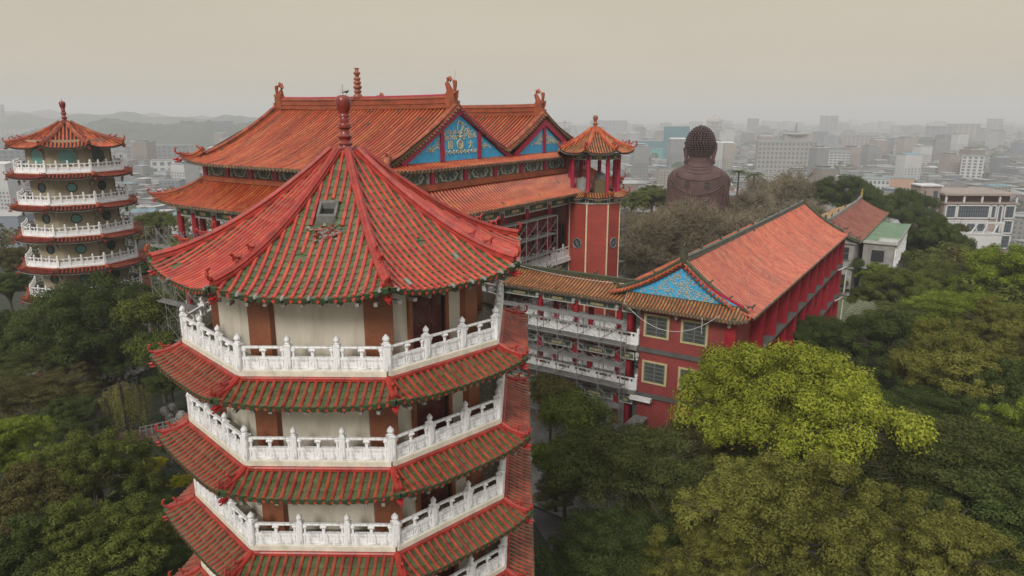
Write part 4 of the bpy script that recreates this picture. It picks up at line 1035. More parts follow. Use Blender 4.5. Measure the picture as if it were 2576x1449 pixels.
# ---------------- red brick wing
WU, WV = -20.09, 48.97
wing = thing('red_building', 'red brick two storey building with bright orange tiled roof and small blue gable', 'building', (*UV(WU, WV), 0), RZ)
LW = 42.0
WT = [WINGT, mat('shaded_orange_pan_tile', [(.13, .022, .014)], .6, nscale=1), DKEAVE]  # orange pans darkened so painted shade draws the row lines
m = MB(); m.b2(0, 7.3, 0, LW, -1, 12.3); m.build('wall', REDB, wing)
ridge_roof(wing, 0.0, LW + .3, -2.6, 8.45, 3.1, (12.55, 12.1), 15.45, WT, .40, .085, axis=1)
RG2 = [(a * .62, b * .44) for a, b in RPROF]
m = MB(); m.sweep([(3.1, y, 15.4 + .12 * (abs(y - 21) / 21) ** 4) for y in np.linspace(-.1, LW + .3, 24)], RG2, 0, islands=False); rg = m.build('roof_ridge', GREYRDG, wing)
for y in (0.1, LW + .1):
    m = MB(); m.box((3.1, y, 15.95), (.42, .5, .9)); m.box((3.1, y, 16.45), (.3, .34, .2)); m.tube([(3.1, y - .1, 16.4), (3.1, y - .15, 16.75), (3.1, y + .1, 16.95)], [.12, .1, .05], 6); m.build('ridge_end', GRNRDG, wing)
for y in range(4, 40, 5): beastm(rg, Vector((3.1, y, 15.88)), pi / 2, .9, GRNRDG)
# verges of the front and rear gables
for yv, sy in ((.12, -1), (LW + .1, 1)):
    for e in (-2.6, 8.45):
        W = abs(3.1 - e); sg = 1 if e < 3.1 else -1; zb_ = 12.57 if e < 0 else 12.12
        pts = [(e + sg * d, yv, zb_ + (15.47 - zb_) * prof01(d / W) + .25 * max(0, 1 - d / 1.5) ** 2) for d in np.linspace(-.15, W, 12)]
        m = MB(); m.sweep(pts, [(a * .72, b * .8) for a, b in HP], 0, islands=False); o = m.build('verge_ridge', GRNRDG, wing)
        beastm(o, Vector(pts[0]) + Zv * .25, pi if sg > 0 else 0, 1.0, GRNRDG, TAILM); [beastm(o, Vector(pts[j_]) + Zv * .33, pi if sg > 0 else 0, q_, GRNRDG) for j_, q_ in ((1, 1.1), (4, .8), (7, .8))]
        m = MB()
        for d in np.arange(.2, W - .1, .3):
            z = zb_ + (15.47 - zb_) * prof01(d / W); m.tube([(e + sg * d, yv + sy * .1, z + .06), (e + sg * d, yv + sy * .55, z - .04)], [.085, .09], 6); m.box((e + sg * (d + .15), yv + sy * .3, z - .08), (.2, .45, .05), 1)
        m.build('verge_tiles', [WINGT, GRNRDG], o)
m = MB(); m.prism([(-1.5, 12.65), (7.7, 12.65), (5.2, 13.75), (3.1, 15.1), (1.0, 13.75)], (0, -.02, 0), (1, 0, 0), (0, 0, 1), (0, .3, 0)); g = m.build('gable_wall', BLUE, wing)
def fg(p, rnd):
    if p is None: return (rnd.uniform(-1.2, 7.4), rnd.uniform(12.7, 15.0))
    x, z = p; a = abs(x - 3.1); lim = 15.05 - a * .64 if a < 2.1 else 13.7 - (a - 2.1) * .42
    return 12.75 < z < lim - .12
m = MB(); scrolls(m, (0, -.0, 0), (-1, 0, 0), (0, 0, 1), lambda p, r_: (tuple((-a, b) for a, b in (fg(None, r_),))[0] if p is None else fg((-p[0], p[1]), r_)), 60, .2, .035, 77)
for v in range(len(m.v)): m.v[v] = (m.v[v][0], -.05 - abs(m.v[v][1]), m.v[v][2])
m.build('scroll_relief', DGOLD, g)
m = MB()
for e in (-1.5, 7.7):
    sg = 1 if e < 3.1 else -1
    m.prism([(3.1, 15.1), (3.1, 15.3), (3.1 - sg * 2.1, 13.95), (e, 12.85), (e, 12.65), (3.1 - sg * 2.1, 13.75)][::sg], (0, -.06, 0), (1, 0, 0), (0, 0, 1), (0, .1, 0))
m.build('gable_trim', MAG, g)
mb = MB()
S = lambda x, d: Vector((x, -1.35 + d, 12.0 + .75 * prof01(d / 1.35) + .3 * max(0, (x - 7.2) / 1.3) ** 2 * (1 - d / 1.35)))
slope(mb, S, -.9, 8.4, lambda x: 1.33 if x < 7.3 else max(.05, 1.33 - (x - 7.3)), .26, .075, (1, 0, 0), .32, sheet=(20, 4)); mb.build('front_pent_roof', YT, wing)
m = MB(); m.b2(-1.6, 7.6, -.12, .02, 12.62, 12.8); m.build('pent_roof_ridge', GRNRDG, wing)
for zt in (8.55, 4.85):
    m = MB(); m.b2(-.02, 7.45, -.22, LW + .1, zt - .35, zt - .05); m.b2(7.3, 8.25, -.24, LW + .1, zt - .2, zt); m.b2(-2, 0, 0, LW, zt - .3, zt - .01); m.build('floor_ledge', DCONC, wing)
for i in range(1, 11):
    y = .0 + i * 4.18
    m = MB(); m.b2(7.32, 8.22 if i else 8.3, y - .16, y + .16, -1, 12.15); m.build('buttress_fin', CRIM, wing)
    if i < 10:
        for zt in (8.55, 4.85):
            m = MB(); m.b2(7.30, 7.36, y + 1.2, y + 3.1, zt + .9, zt + 2.5); w_ = m.build('window_frame', FRAMEY, wing); m = MB(); m.b2(7.36, 7.38, y + 1.32, y + 2.98, zt + 1.02, zt + 2.38); m.build('window_pane', GLASS, w_)
m = MB(); m.b2(6.55, 7.33, -.2, .3, -1, 12.2); m.build('corner_pier', CRIM, wing)
for zt, h in ((8.55, 1.55), (4.85, 1.55)):
    for x0, x1 in ((.5, 2.2), (3.42, 5.15)):
        z0 = zt - .3 + 0.0 if False else zt + 1.0; z1 = z0 + h
        if zt < 6: z0 -= .05; z1 -= .05
        m = MB()
        for a, b, c, d in ((x0 - .02, x1 + .02, z0 - .14, z0), (x0 - .02, x1 + .02, z1, z1 + .14), (x0 - .16, x0, z0 - .14, z1 + .14), (x1, x1 + .16, z0 - .14, z1 + .14)): m.b2(a, b, -.10, .0, c, d)
        fr = m.build('window_frame', FRAMEY, wing)
        m = MB(); m.b2(x0, x1, -.03, -.01, z0, z1); m.build('window_pane', PANEW, fr)
        m = MB(); xm = (x0 + x1) / 2
        for x in (x0 + .04, xm, x1 - .04): m.b2(x - .035, x + .035, -.07, -.03, z0, z1)
        for q in range(1, 5): m.b2(x0, x1, -.065, -.035, z0 + h * q / 5 - .02, z0 + h * q / 5 + .02)
        m.build('window_bars', ALU, fr)
for z in (11.9, 8.1): 
    m = MB(); m.lathe([(.04, -.75), (.14, -.62), (.1, -.5), (.18, -.36), (.16, -.16), (.06, -.05)], 6, (-.05, -.25, z)); m.build('hanging_bracket', GREYREL, wing)
for x in (3.0, 6.9): m = MB(); m.lathe([(.04, -.75), (.14, -.62), (.1, -.5), (.18, -.36), (.16, -.16), (.06, -.05)], 6, (x, -.5, 11.95)); m.build('hanging_bracket', GREYREL, wing)
column(wing, -1.1, .6, 0, 12.0, .26, CRIM, CRIM)
# cable slung across the front of the wing
def uvz(u, v, z): x, y = UV(u, v); return Vector((x, y, z))
pts = []
for (a, b, sag) in (((-32, 50.3, 13.3), (-21.3, 49.5, 13.2), .25), ((-21.3, 49.5, 13.2), (-20.9, 47.6, 12.2), 0), ((-20.9, 47.6, 12.2), (-13.6, 47.4, 12.4), 1.7)):
    for t in np.linspace(0, 1, 14): p = uvz(*a).lerp(uvz(*b), float(t)); p.z -= sag * 4 * t * (1 - t); pts.append(p)
m = MB(); m.tube(pts, .018, 4); tag(m.build('cable', CABLE), 'white cable slung loosely across the blue gabled front of the red building', 'cable')
m = MB(); m.tube([uvz(-14.8, 47.4, 12.0), uvz(-14.8, 47.4, 10.8)], .02, 4); tag(m.build('cable', CABLE), 'short white cable end hanging straight down beside the window', 'cable')
# gutters pipes at the far end of the wing
for z in (8.3, 4.6):
    m = MB(); m.tube([uvz(WU + 8.0, WV + 38, z), uvz(WU + 8.7, WV + 41, z + .1), uvz(WU + 8.7, WV + 42, z - .3), uvz(WU + 8.7, WV + 42, z - 3.3)], .08, 6); tag(m.build('drain_pipe', CABLE), 'white bent drain pipe at the far corner of the red building, %s one' % ('upper' if z > 5 else 'lower'), 'pipe')

# ---------------- scaffolding
SP = {}
def scaffold(label, o, d, n, lifts, z0, bay=1.83, lift=1.7, w=.95, planks=None, zfirst=0, group=None):
    """o: (u, v) start, d: unit direction in (u, v)"""
    dx, dy = UV(*d); rz = atan2(dy, dx)
    root = thing('scaffolding', label, 'scaffold', (*UV(*o), z0), rz, group)
    if not SP:
        m = MB()
        for y in (0, w): m.tube([(0, y, 0), (0, y, lift)], .03, 5)
        for z in (.25, lift - .06): m.tube([(0, 0, z), (0, w, z)], .025, 4)
        m.tube([(0, .25, lift - .06), (0, .25, lift * .55), (0, 0, lift * .5)], .02, 4); m.tube([(0, w - .25, lift - .06), (0, w - .25, lift * .55), (0, w, lift * .5)], .02, 4)
        q = m.build('scaffold_frame', RUST); SP['f'] = Src('scaffold_frame', q.data); bpy.data.objects.remove(q)
        m = MB(); m.tube([(0, 0, .2), (bay, 0, lift - .3)], .017, 4); m.tube([(0, .02, lift - .3), (bay, .02, .2)], .017, 4)
        q = m.build('cross_brace', RUST); SP['b'] = Src('cross_brace', q.data); bpy.data.objects.remove(q)
        m = MB(); m.box((bay / 2, w / 2, .0), (bay - .04, w * .9, .05)); m.box((bay / 2, w * .05 + .0, .0), (bay - .02, .05, .09)); m.box((bay / 2, w * .95, .0), (bay - .02, .05, .09))
        q = m.build('scaffold_plank', PLANK); SP['p'] = Src('scaffold_plank', q.data); bpy.data.objects.remove(q)
    for L in range(lifts):
        for i in range(n + 1): inst(SP['f'], root, Vector((i * bay, 0, L * lift)))
        for i in range(n):
            inst(SP['b'], root, Vector((i * bay, 0, L * lift)))
            if i % 2 == 0: inst(SP['b'], root, Vector((i * bay, w, L * lift)))
            if planks is None or (L + 1) in planks: inst(SP['p'], root, Vector((i * bay, 0, (L + 1) * lift)))
    return root
scaffold('dense scaffolding along the side of the hall between the front pagoda and the brick tower', (-32.3, 42.8), (0, 1), 8, 9, 1.5, w=-.95 if False else .95)
scaffold('open scaffolding round the far left corner colonnade of the temple hall', (-61.3, 34.2), (1, 0), 6, 9, 1.0, planks=(3, 5, 7, 8))
scaffold('scaffolding in front of the corridor next to the red building', (-33.4, 46.6), (1, 0), 7, 6, .6)
scaffold('scaffolding tower rising behind the brick stair tower', (-30.1, 66.6), (0, 1), 1, 10, .6)
# paint bucket on a plank near the red building
m = MB(); m.lathe([(.14, 0), (.17, .3), (.18, .3), (.18, .33)], 10); m.lathe([(.145, .02), (.162, .18), (.165, .18)], 10, m=1)
tag(m.build('paint_bucket', [WHITE2, DRAG], loc=tuple(uvz(-21.6, 47.1, 2.36))), 'white and red paint bucket on the lowest scaffold plank', 'bucket')
# stack of poles leaning beside the wing
pr = thing('pole_stack', 'pile of grey steel poles leaning at the foot of the red building', 'poles', tuple(uvz(-20.2, 47.6, 1.0)), RZ)
for i in range(16):
    m = MB(); m.tube([(-1.6 + i * .1, -.2, -.2 + .02 * i), (.4 + i * .07, .5, 2.2)], .03, 5); m.build('pole', RUST, pr)
# ============================================================ GROUND, HILLS
PLAIN = -69.0
def gh(x, y):
    x = np.asarray(x, float); y = np.asarray(y, float)
    r = np.sqrt(((x - 15) / 1.25) ** 2 + (y - 60) ** 2); t = np.clip((r - 128) / 210, 0, 1); s_ = t * t * (3 - 2 * t)
    und = .5 * np.sin(x * .09 + 1) * np.cos(y * .07) * np.clip((np.abs(x - 5) - 32) / 20, 0, 1)
    s_ = s_ + (1 - s_) * .16 * np.exp(-((x - 118) ** 2 + (y - 172) ** 2) / 45. ** 2)
    return PLAIN * s_ + und * (1 - s_) - 3.0 * np.clip((-x - 30) / 30, 0, 1) * (1 - s_)
def sheet(xs, ys, f, name, m):
    X, Y = np.meshgrid(xs, ys); Z = f(X, Y); V = np.stack([X, Y, Z], -1).reshape(-1, 3).astype(np.float32); nx, ny = len(xs), len(ys)
    i = np.arange(nx - 1)[None, :] + np.arange(ny - 1)[:, None] * nx; F = np.stack([i, i + 1, i + nx + 1, i + nx], -1).reshape(-1)
    me = bpy.data.meshes.new(name); fill_mesh(me, V, F.astype(np.int32), np.full((nx - 1) * (ny - 1), 4, np.int32)); me.materials.append(m); me.shade_smooth()
    o = bpy.data.objects.new(name, me); COL.objects.link(o); return o
m_, nt, b_ = _nodes('ground_soil_and_streets')
g_ = nt.nodes.new('ShaderNodeNewGeometry'); sx_ = nt.nodes.new('ShaderNodeSeparateXYZ'); nt.links.new(g_.outputs['Position'], sx_.inputs[0])
near = _ramp(nt, _noise(nt, .35, 7, g_.outputs['Position']), [(.35, (.012, .016, .007)), (.55, (.024, .030, .012)), (.7, (.035, .033, .018))])
far = _ramp(nt, _noise(nt, .012, 8, g_.outputs['Position'], .7), [(.35, (.09, .10, .08)), (.5, (.17, .165, .155)), (.62, (.26, .25, .24))])
mr = nt.nodes.new('ShaderNodeMapRange'); mr.inputs[1].default_value = -66; mr.inputs[2].default_value = -55; nt.links.new(sx_.outputs[2], mr.inputs[0])
nt.links.new(_mix(nt, mr.outputs[0], far, near), b_.inputs['Base Color']); b_.inputs['Roughness'].default_value = .95
bn_ = nt.nodes.new('ShaderNodeBump'); bn_.inputs['Strength'].default_value = .8; bn_.inputs['Distance'].default_value = .3; nt.links.new(_noise(nt, 1.2, 6, g_.outputs['Position']), bn_.inputs['Height']); nt.links.new(bn_.outputs[0], b_.inputs['Normal'])
ax1 = np.concatenate([-np.geomspace(6900, 420, 12), np.linspace(-400, 420, 165), np.geomspace(440, 6900, 12)])
ay1 = np.concatenate([np.linspace(-150, 420, 115), np.geomspace(440, 8900, 16)])
struct(sheet(ax1, ay1, gh, 'ground', m_))
FORM = mat('hazy_forest', [(.020, .034, .020), (.040, .056, .028), (.026, .04, .022)], .95, island=False, nscale=.012, namt=.4)
def hill(name, cx, cy, lx, ly, H, seed):
    rs = np.random.RandomState(seed); ph = rs.rand(8) * 6
    def f(X, Y):
        u, v = (X - cx) / lx, (Y - cy) / ly; e = np.clip(1 - (np.abs(u) ** 2.2 + v * v), 0, 1) ** .8
        n = 1 + .13 * np.sin(X / 90 + ph[0]) + .09 * np.sin(X / 37 + Y / 60 + ph[1]) + .06 * np.sin(X / 17 + ph[2]) + .04 * np.sin(X / 7.3 + Y / 9 + ph[3])
        return PLAIN - 2 + H * e * n + rs.rand(*X.shape) * 5 * (e > 0)
    struct(sheet(np.linspace(cx - lx, cx + lx, 200), np.linspace(cy - ly, cy + ly, 40), f, name, FORM))
hill('hill', -930, 2050, 560, 330, 74, 1); hill('hill', -1900, 3300, 1500, 500, 84, 2); hill('hill', -3300, 4600, 2300, 700, 98, 3); hill('hill', -560, 2500, 340, 300, 52, 4)
# paving
def patch(name, pts, m, h=.02, uvs=True):
    mb = MB(); vs = [(x, y, float(gh(x, y)) + h) for x, y in pts]; mb.add(vs, [tuple(range(len(vs)))]); return struct(mb.build(name, m))
patch('paved_court', [UV(-34, 38), UV(-17.5, 36), UV(-11, 47), UV(-11, 49.2), UV(-20, 49.2), UV(-20, 56), UV(-33, 56)], CONC, .35)
def strip(name, pts, w, m, h=.04):
    mb = MB(); L = [Vector((x, y, 0)) for x, y in pts]; rows = []
    for i, p in enumerate(L):
        t = (L[min(i + 1, len(L) - 1)] - L[max(i - 1, 0)]).normalized(); n = Vector((-t.y, t.x, 0)); rows.append([p + n * w / 2, p - n * w / 2])
    for a, b in zip(rows, rows[1:]):
        q = [a[0], a[1], b[1], b[0]]; mb.add([(v.x, v.y, float(gh(v.x, v.y)) + h) for v in q], [(0, 1, 2, 3)])
    return struct(mb.build(name, m))
def smooth_path(p, n=8):
    o = []
    for i in range(len(p) - 1):
        p0, p1, p2, p3 = p[max(i - 1, 0)], p[i], p[i + 1], p[min(i + 2, len(p) - 1)]
        for t in np.linspace(0, 1, n, endpoint=False):
            o.append(tuple(.5 * (2 * p1[k] + (p2[k] - p0[k]) * t + (2 * p0[k] - 5 * p1[k] + 4 * p2[k] - p3[k]) * t * t + (3 * p1[k] - p0[k] - 3 * p2[k] + p3[k]) * t ** 3) for k in (0, 1)))
    return o + [p[-1]]
pth = smooth_path([(0.6, 62), (1.4, 52), (1.9, 44), (3.2, 39), (4.6, 35), (6.5, 30)])
strip('path', pth, 2.2, ASPH, .16)
kb = MB(); kb.sweep([(x + 1.35, y, .1) for x, y in pth], [(-.12, 0), (.12, 0), (.12, .22), (-.12, .22)], 0, islands=False); struct(kb.build('path_kerb', mat('red_painted_kerb', [(.22, .035, .03)], .8, nscale=2, namt=.4)))
rd = smooth_path([(-75, 66), (-58, 68), (-47, 66), (-41, 62), (-36, 61)])
strip('road', rd, 6.5, ASPH, .15)
patch('brick_terrace', [(-36, 54), (-28, 56), (-27, 52), (-34, 51)], BRKPATH, .25)
LAWN = mat('grass_block_paving', [(.10, .125, .05), (.15, .165, .08)], .95, island=False, nscale=2.5, namt=.4)
patch('lawn', [UV(-12.5, 94), UV(-2, 94), UV(-2, 111.5), UV(-16, 111.5), UV(-17, 96)], LAWN, .05)
wp = MB()
for i in range(30):
    for j in range(18):
        x, y = UV(-12.0 + i * .34, 94.6 + j * .9); wp.box((x, y, .11), (.24, .2, .05), 0, RZ)
tag(wp.build('paving_blocks', CABLE and mat('buff_paving_block', [(.36, .34, .26)], .9)), 'pale paving blocks set in rows in the grass beside the red building', 'paving', kind='stuff')

# ============================================================ OLD HOUSE
HX, HY = UV(-17.6, 112.3)
oh = thing('old_house', 'grey pebble walled house with mossy dull red tiled roof behind the red building', 'house', (HX, HY, 0), RZ)
m = MB(); m.b2(-4.3, 4.3, 0, 37.5, -3, 7.8); m.prism([(-4.3, 7.8), (4.3, 7.8), (0, 9.9)], (0, .0, 0), (1, 0, 0), (0, 0, 1), (0, .3, 0)); m.build('wall', GREYW, oh)
ridge_roof(oh, -.4, 37.8, -5.2, 4.95, 0, 7.85, 10.2, [MOSSR, GRNRDG, DKEAVE], .3, .085, axis=1)
for c_ in [c for c in oh.children if c.name.startswith('roof_slope') and min(v.co.x for v in c.data.vertices) < -1]: c_.data.materials[0] = OCHT
m = MB(); m.sweep([(0, y, 10.15 + .3 * (abs(y - 18) / 18) ** 4) for y in np.linspace(-.5, 38, 14)], [(a * .6, b * .45) for a, b in RPROF], 0, islands=False); rg = m.build('roof_ridge', CONC, oh)
m = MB(); m.box((0, 37.6, 11.0), (.35, .5, .9)); m.tube([(0, 37.6, 11.4), (0, 37.5, 11.9), (0, 37.8, 12.1)], [.2, .16, .1], 6); m.build('ridge_end', mat('yellow_ceramic', [(.35, .26, .06)], .5), oh)
m = MB(); m.box((0, -.4, 10.9), (.35, .5, .8)); m.tube([(0, -.4, 11.2), (0, -.4, 11.6)], [.18, .12], 6); m.build('ridge_end', GRNRDG, oh)
for y in (5, 11, 18, 25, 31): beastm(rg, Vector((0, y, 10.75)), pi / 2, 1.3, GRNRDG)
m = MB(); m.sweep([(sg_ * (4.95 - d) , -.35, 7.9 + 2.35 * prof01(d / 4.95)) for sg_, d in [(1, q) for q in np.linspace(0, 4.95, 8)]], HP, 0, islands=False)
m.sweep([(-(5.1 - d), -.35, 7.9 + 2.35 * prof01(d / 5.1)) for d in np.linspace(0, 5.1, 8)], HP, 0, islands=False); vr = m.build('verge_ridge', GRNRDG, oh)
for x in (1.6, 3.2, 4.6): beastm(vr, Vector((x, -.1, 7.9 + 2.35 * prof01((4.95 - x) / 4.95) + .45)), 0, 1.3, GRNRDG)
for x, z0, z1 in ((1.7, 5.2, 7.0), (1.7, .9, 2.9), (-1.5, 5.2, 7.0)):
    m = MB(); m.b2(x, x + 1.9, -.08, .02, z0, z1); w_ = m.build('window_pane', GLASS, oh); m = MB()
    m.b2(x - .06, x + 1.96, -.14, -.08, z0 + .9, z0 + .97); m.b2(x + .92, x + .98, -.14, -.08, z0, z1); m.b2(x - .15, x + 2.05, -.22, -.0, z0 - .12, z0); m.build('window_frame', ALU, w_)
m = MB(); m.b2(-4.4, 4.5, -.3, .0, 3.9, 4.15); m.b2(-4.4, 4.5, -.35, 0, 7.55, 7.8); m.build('string_course', CONC, oh)
an = thing('house_annex', 'grey flat roofed annex with peeling mint green roof beside the old house', 'annex', UV(-12.6, 116.2) + (0,), RZ)
m = MB(); m.b2(0, 4.2, 0, 22, -8, 7.35); m.build('wall', GREYW, an); m = MB(); m.b2(-.4, 4.5, -.3, 22.4, 7.37, 7.62); m.build('roof', GRNRF, an)
m = MB(); m.b2(2.0, 4.4, -.1, 2.6, 7.63, 7.72); m.b2(1.9, 2.0, -.2, 2.7, 7.63, 7.85); m.b2(4.4, 4.5, -.2, 2.7, 7.63, 7.85); m.b2(1.9, 4.5, 2.7, 2.8, 7.63, 7.85); m.b2(-.4, 4.5, -.36, -.3, 7.3, 7.75); m.b2(4.5, 4.56, -.3, 22.4, 7.3, 7.72); m.build('roof_parapet', GREYREL, an)
m = MB(); m.b2(1.2, 2.9, -.07, .02, 4.6, 6.3); m.build('window_pane', GLASS, an)
for i in range(7):
    m = MB(); m.b2(4.2, 4.32, 1 + i * 3, 2.7 + i * 3, 4.3, 6.5); m.build('window_pane', GLASS, an); m = MB(); m.b2(4.2, 4.42, .55 + i * 3, .75 + i * 3, 3.4, 7.3); m.build('wall_rib', WHITE2, an)
m = MB(); m.tube([(-.6, -.2, 3.6), (1.2, -.2, 3.4), (4.3, -.2, 3.3)], .07, 5); m.tube([(1.6, -.3, 3.3), (1.7, -.4, 2.6), (2.8, -.4, 2.6), (2.8, -.2, 3.2)], .07, 5); m.build('drain_pipe', CABLE, an)

# ============================================================ SEATED BUDDHA, seen from behind
bx, by = 31.0, 118.0
bz0 = 26 - 1.9 - 22.5
bud = thing('buddha_statue', 'colossal dark brown seated Buddha statue seen from behind above the grey trees', 'statue', (bx, by, bz0), radians(-14))
# cross sections: height, half width, half depth, y shift
SEC = [(0, 8.6, 5.2, 0), (1.6, 8.8, 5.4, 0), (3.2, 7.2, 4.4, 0), (5, 5.35, 3.4, 0), (8, 5.15, 3.1, 0), (10, 5.1, 3.0, 0), (11.6, 5.08, 2.95, 0), (12.8, 5.05, 2.9, 0), (13.9, 5.0, 2.75, 0), (14.7, 4.75, 2.6, 0), (15.2, 4.35, 2.4, 0), (15.6, 3.7, 2.15, .05), (15.95, 2.9, 1.9, .1), (16.25, 2.25, 1.7, .15), (16.5, 1.98, 1.62, .2), (16.9, 1.85, 1.6, .22), (17.3, 1.8, 1.6, .25), (17.7, 1.75, 1.7, .3), (18.2, 1.92, 1.95, .3), (19.0, 1.9, 1.95, .3), (19.9, 1.92, 1.95, .25), (20.7, 1.8, 1.85, .25), (21.3, 1.5, 1.55, .2), (21.75, 1.05, 1.1, .15), (22.0, .6, .65, .1), (22.05, .1, .1, .1)]
m = MB(); NA = 64
vs = []
def bsec(z):
    zs = [s[0] for s in SEC]; return [float(np.interp(z, zs, [s[k] for s in SEC])) for k in (1, 2, 3)]
def bpt(z, a, off=0):
    w_, d_, y_ = bsec(z); e = 2.6 if z < 15 else 2.1
    c, s_ = cos(a), sin(a); q = (abs(c) ** e + abs(s_) ** e) ** (-1 / e)
    x, y = w_ * q * c, d_ * q * s_
    fold = 0
    if z < 15.3:   # robe folds: vertical pleats at the arms and swags across the back
        side = max(0, abs(c) - .55) / .45
        fold = .13 * side * sin(z * .9 + 9 * c * (1 + .1 * z)) + .06 * side * sin(14 * a)
        # groove between arm and back
        g = abs(abs(c) - .70); fold -= .28 * math.exp(-(g / .05) ** 2) * min(1, max(0, (13.5 - z) / 3)) * (1 if s_ < 0 else 0)
    rr = 1 + (fold + off) / max(2, w_)
    return Vector((x * rr, y * rr + y_, z))
zz = list(np.linspace(0, 15, 46)) + list(np.linspace(15.2, 22.05, 40))
m.grid(lambda i, j: bpt(zz[int(round(j * (len(zz) - 1)))], 2 * pi * i), NA, len(zz) - 1)
# hands in the lap and knees are on the far side; ears belong to the head
for sg in (1, -1):
    m.tube([(sg * 2.0, .2, 19.9), (sg * 2.3, .1, 19.7), (sg * 2.32, .1, 18.9), (sg * 2.2, .1, 17.9), (sg * 2.12, .1, 17.1), (sg * 2.22, .1, 16.6), (sg * 2.2, .1, 16.35)], [.22, .42, .44, .36, .3, .34, .2], 10, flat=.5)
    m.sphere((sg * 6.4, 2.6, 1.4), 3.0, 16, 10, sz=.55, sx=1.1, sy=1.1)
m.sphere((0, 4.6, 3.4), 1.2, 12, 8, sx=1.8, sy=.8, sz=.5); m.sphere((0, 2.45, 19.2), .3, 8, 6, sx=.7, sz=1.4)
body = m.build('body', BRONZE, bud, smooth=True)
m = MB()
def swag(zt, zb, w, r, y=.02):
    pts = []
    for t in np.linspace(-1, 1, 25):
        z = zb + (zt - zb) * abs(t) ** 2.4; a = -pi / 2 + t * w
        pts.append(bpt(z, a, y))
    m.tube(pts, r * 1.5, 6)
swag(15.3, 13.95, .95, .09); swag(14.9, 11.7, 1.05, .10); swag(14.4, 11.45, 1.12, .07); swag(14.0, 6.9, 1.0, .09); swag(16.0, 15.0, .7, .06); swag(16.6, 16.0, 1.2, .07); swag(16.3, 15.6, 1.1, .06)
for a0, a1 in ((-2.55, -2.45), (-2.7, -2.6), (-.62, -.7), (-.5, -.55), (-.38, -.42)):
    m.tube([bpt(z, a0 + (a1 - a0) * (14.6 - z) / 8, .03) for z in np.linspace(14.6, 6, 14)], .13, 5)
m.build('robe_folds', BRONZE, bud, smooth=True)
m = MB(); rows = 13
m.lathe([(1.75, 18.9), (1.95, 19.3), (2.02, 19.9), (1.92, 20.7), (1.65, 21.3), (1.35, 21.75), (1.0, 22.1), (.5, 22.4), (.05, 22.5)], 24, (0, .25, 0), sx=.99, sy=1.0)
CP = [(z, r * .97) for z, r in [(17.9, 1.75), (18.25, 1.9), (18.6, 2.02), (18.95, 2.12), (19.3, 2.24), (19.65, 2.32), (20.0, 2.34), (20.35, 2.28), (20.7, 2.18), (21.05, 2.04), (21.4, 1.84), (21.72, 1.56), (22.0, 1.24), (22.25, .86), (22.42, .45), (22.5, .05)]]
for i, (z, r) in enumerate(CP):
    n = max(1, int(2 * pi * r / .46))
    for k in range(n):
        a = 2 * pi * (k + .5 * (i % 2)) / n
        if z < 19.3 and sin(a) > -.12: continue
        m.sphere((r * cos(a), .25 + r * sin(a) * 1.04, z), .22, 8, 6)
m.build('curled_hair', CURL, bud, smooth=True)
m = MB(); m.tube([(0, .2, 22.5), (0, .2, 23.3)], .03, 4); m.tube([(-.1, .2, 22.9), (.1, .2, 22.9)], .02, 4); m.build('lightning_rod', STEEL, bud)
for x, z, w_, h_ in ((-1.75, 12.9, .55, .85), (1.35, 12.8, .55, .85), (-1.85, 9.7, .55, 1.5), (1.2, 9.5, .55, 1.5)):
    yb = bpt(z, -pi / 2).y; yb = -bsec(z)[1] * (1 - (abs(x) / bsec(z)[0]) ** 2.6) ** (1 / 2.6)
    m = MB()
    for a, b, c, d in ((x - w_ / 2 - .1, x - w_ / 2, z - .1, z + h_ + .1), (x + w_ / 2, x + w_ / 2 + .1, z - .1, z + h_ + .1), (x - w_ / 2, x + w_ / 2, z + h_, z + h_ + .1), (x - w_ / 2 - .16, x + w_ / 2 + .16, z - .16, z)): m.b2(a, b, yb - .12, yb + .3, c, d)
    fr = m.build('window_frame', BRONZE, bud); m = MB(); m.b2(x - w_ / 2, x + w_ / 2, yb - .04, yb + .3, z, z + h_); m.b2(x - .02, x + .02, yb - .07, yb - .03, z, z + h_, 1); m.b2(x - w_ / 2, x + w_ / 2, yb - .07, yb - .031, z + h_ / 2, z + h_ / 2 + .05, 1); m.build('window_pane', [GLASS, ALU], fr)

# ============================================================ TREES
def foliage(name, cols, trans=.25):
    return mat(name, cols, .85, nscale=.45, namt=.45, trans=trans, spec=.04)
F_DARK = foliage('dark_green_leaves', [(0.048, 0.081, 0.023), (0.082, 0.118, 0.031), (0.116, 0.143, 0.042), (0.043, 0.062, 0.021)])
F_MID = foliage('mid_green_leaves', [(0.108, 0.137, 0.032), (0.183, 0.202, 0.047), (0.137, 0.167, 0.036), (0.078, 0.092, 0.026)])
F_LIME = foliage('lime_young_leaves', [(0.276, 0.308, 0.034), (0.376, 0.392, 0.052), (0.314, 0.347, 0.042), (0.125, 0.168, 0.024)], .3)
F_OLIVE = foliage('olive_yellow_leaves', [(0.169, 0.175, 0.034), (0.256, 0.246, 0.060), (0.207, 0.206, 0.048), (0.092, 0.105, 0.024)], .3)
F_YELG = foliage('yellow_green_leaves', [(0.224, 0.281, 0.041), (0.338, 0.389, 0.051), (0.112, 0.173, 0.030), (0.157, 0.216, 0.032)], .3)
F_BROWN = foliage('dull_brown_green_leaves', [(0.127, 0.113, 0.038), (0.180, 0.146, 0.055), (0.095, 0.101, 0.031), (0.084, 0.072, 0.034)])
F_GLOSS = foliage('glossy_broad_leaves', [(0.079, 0.123, 0.027), (0.139, 0.180, 0.038), (0.195, 0.214, 0.051), (0.051, 0.071, 0.019)])
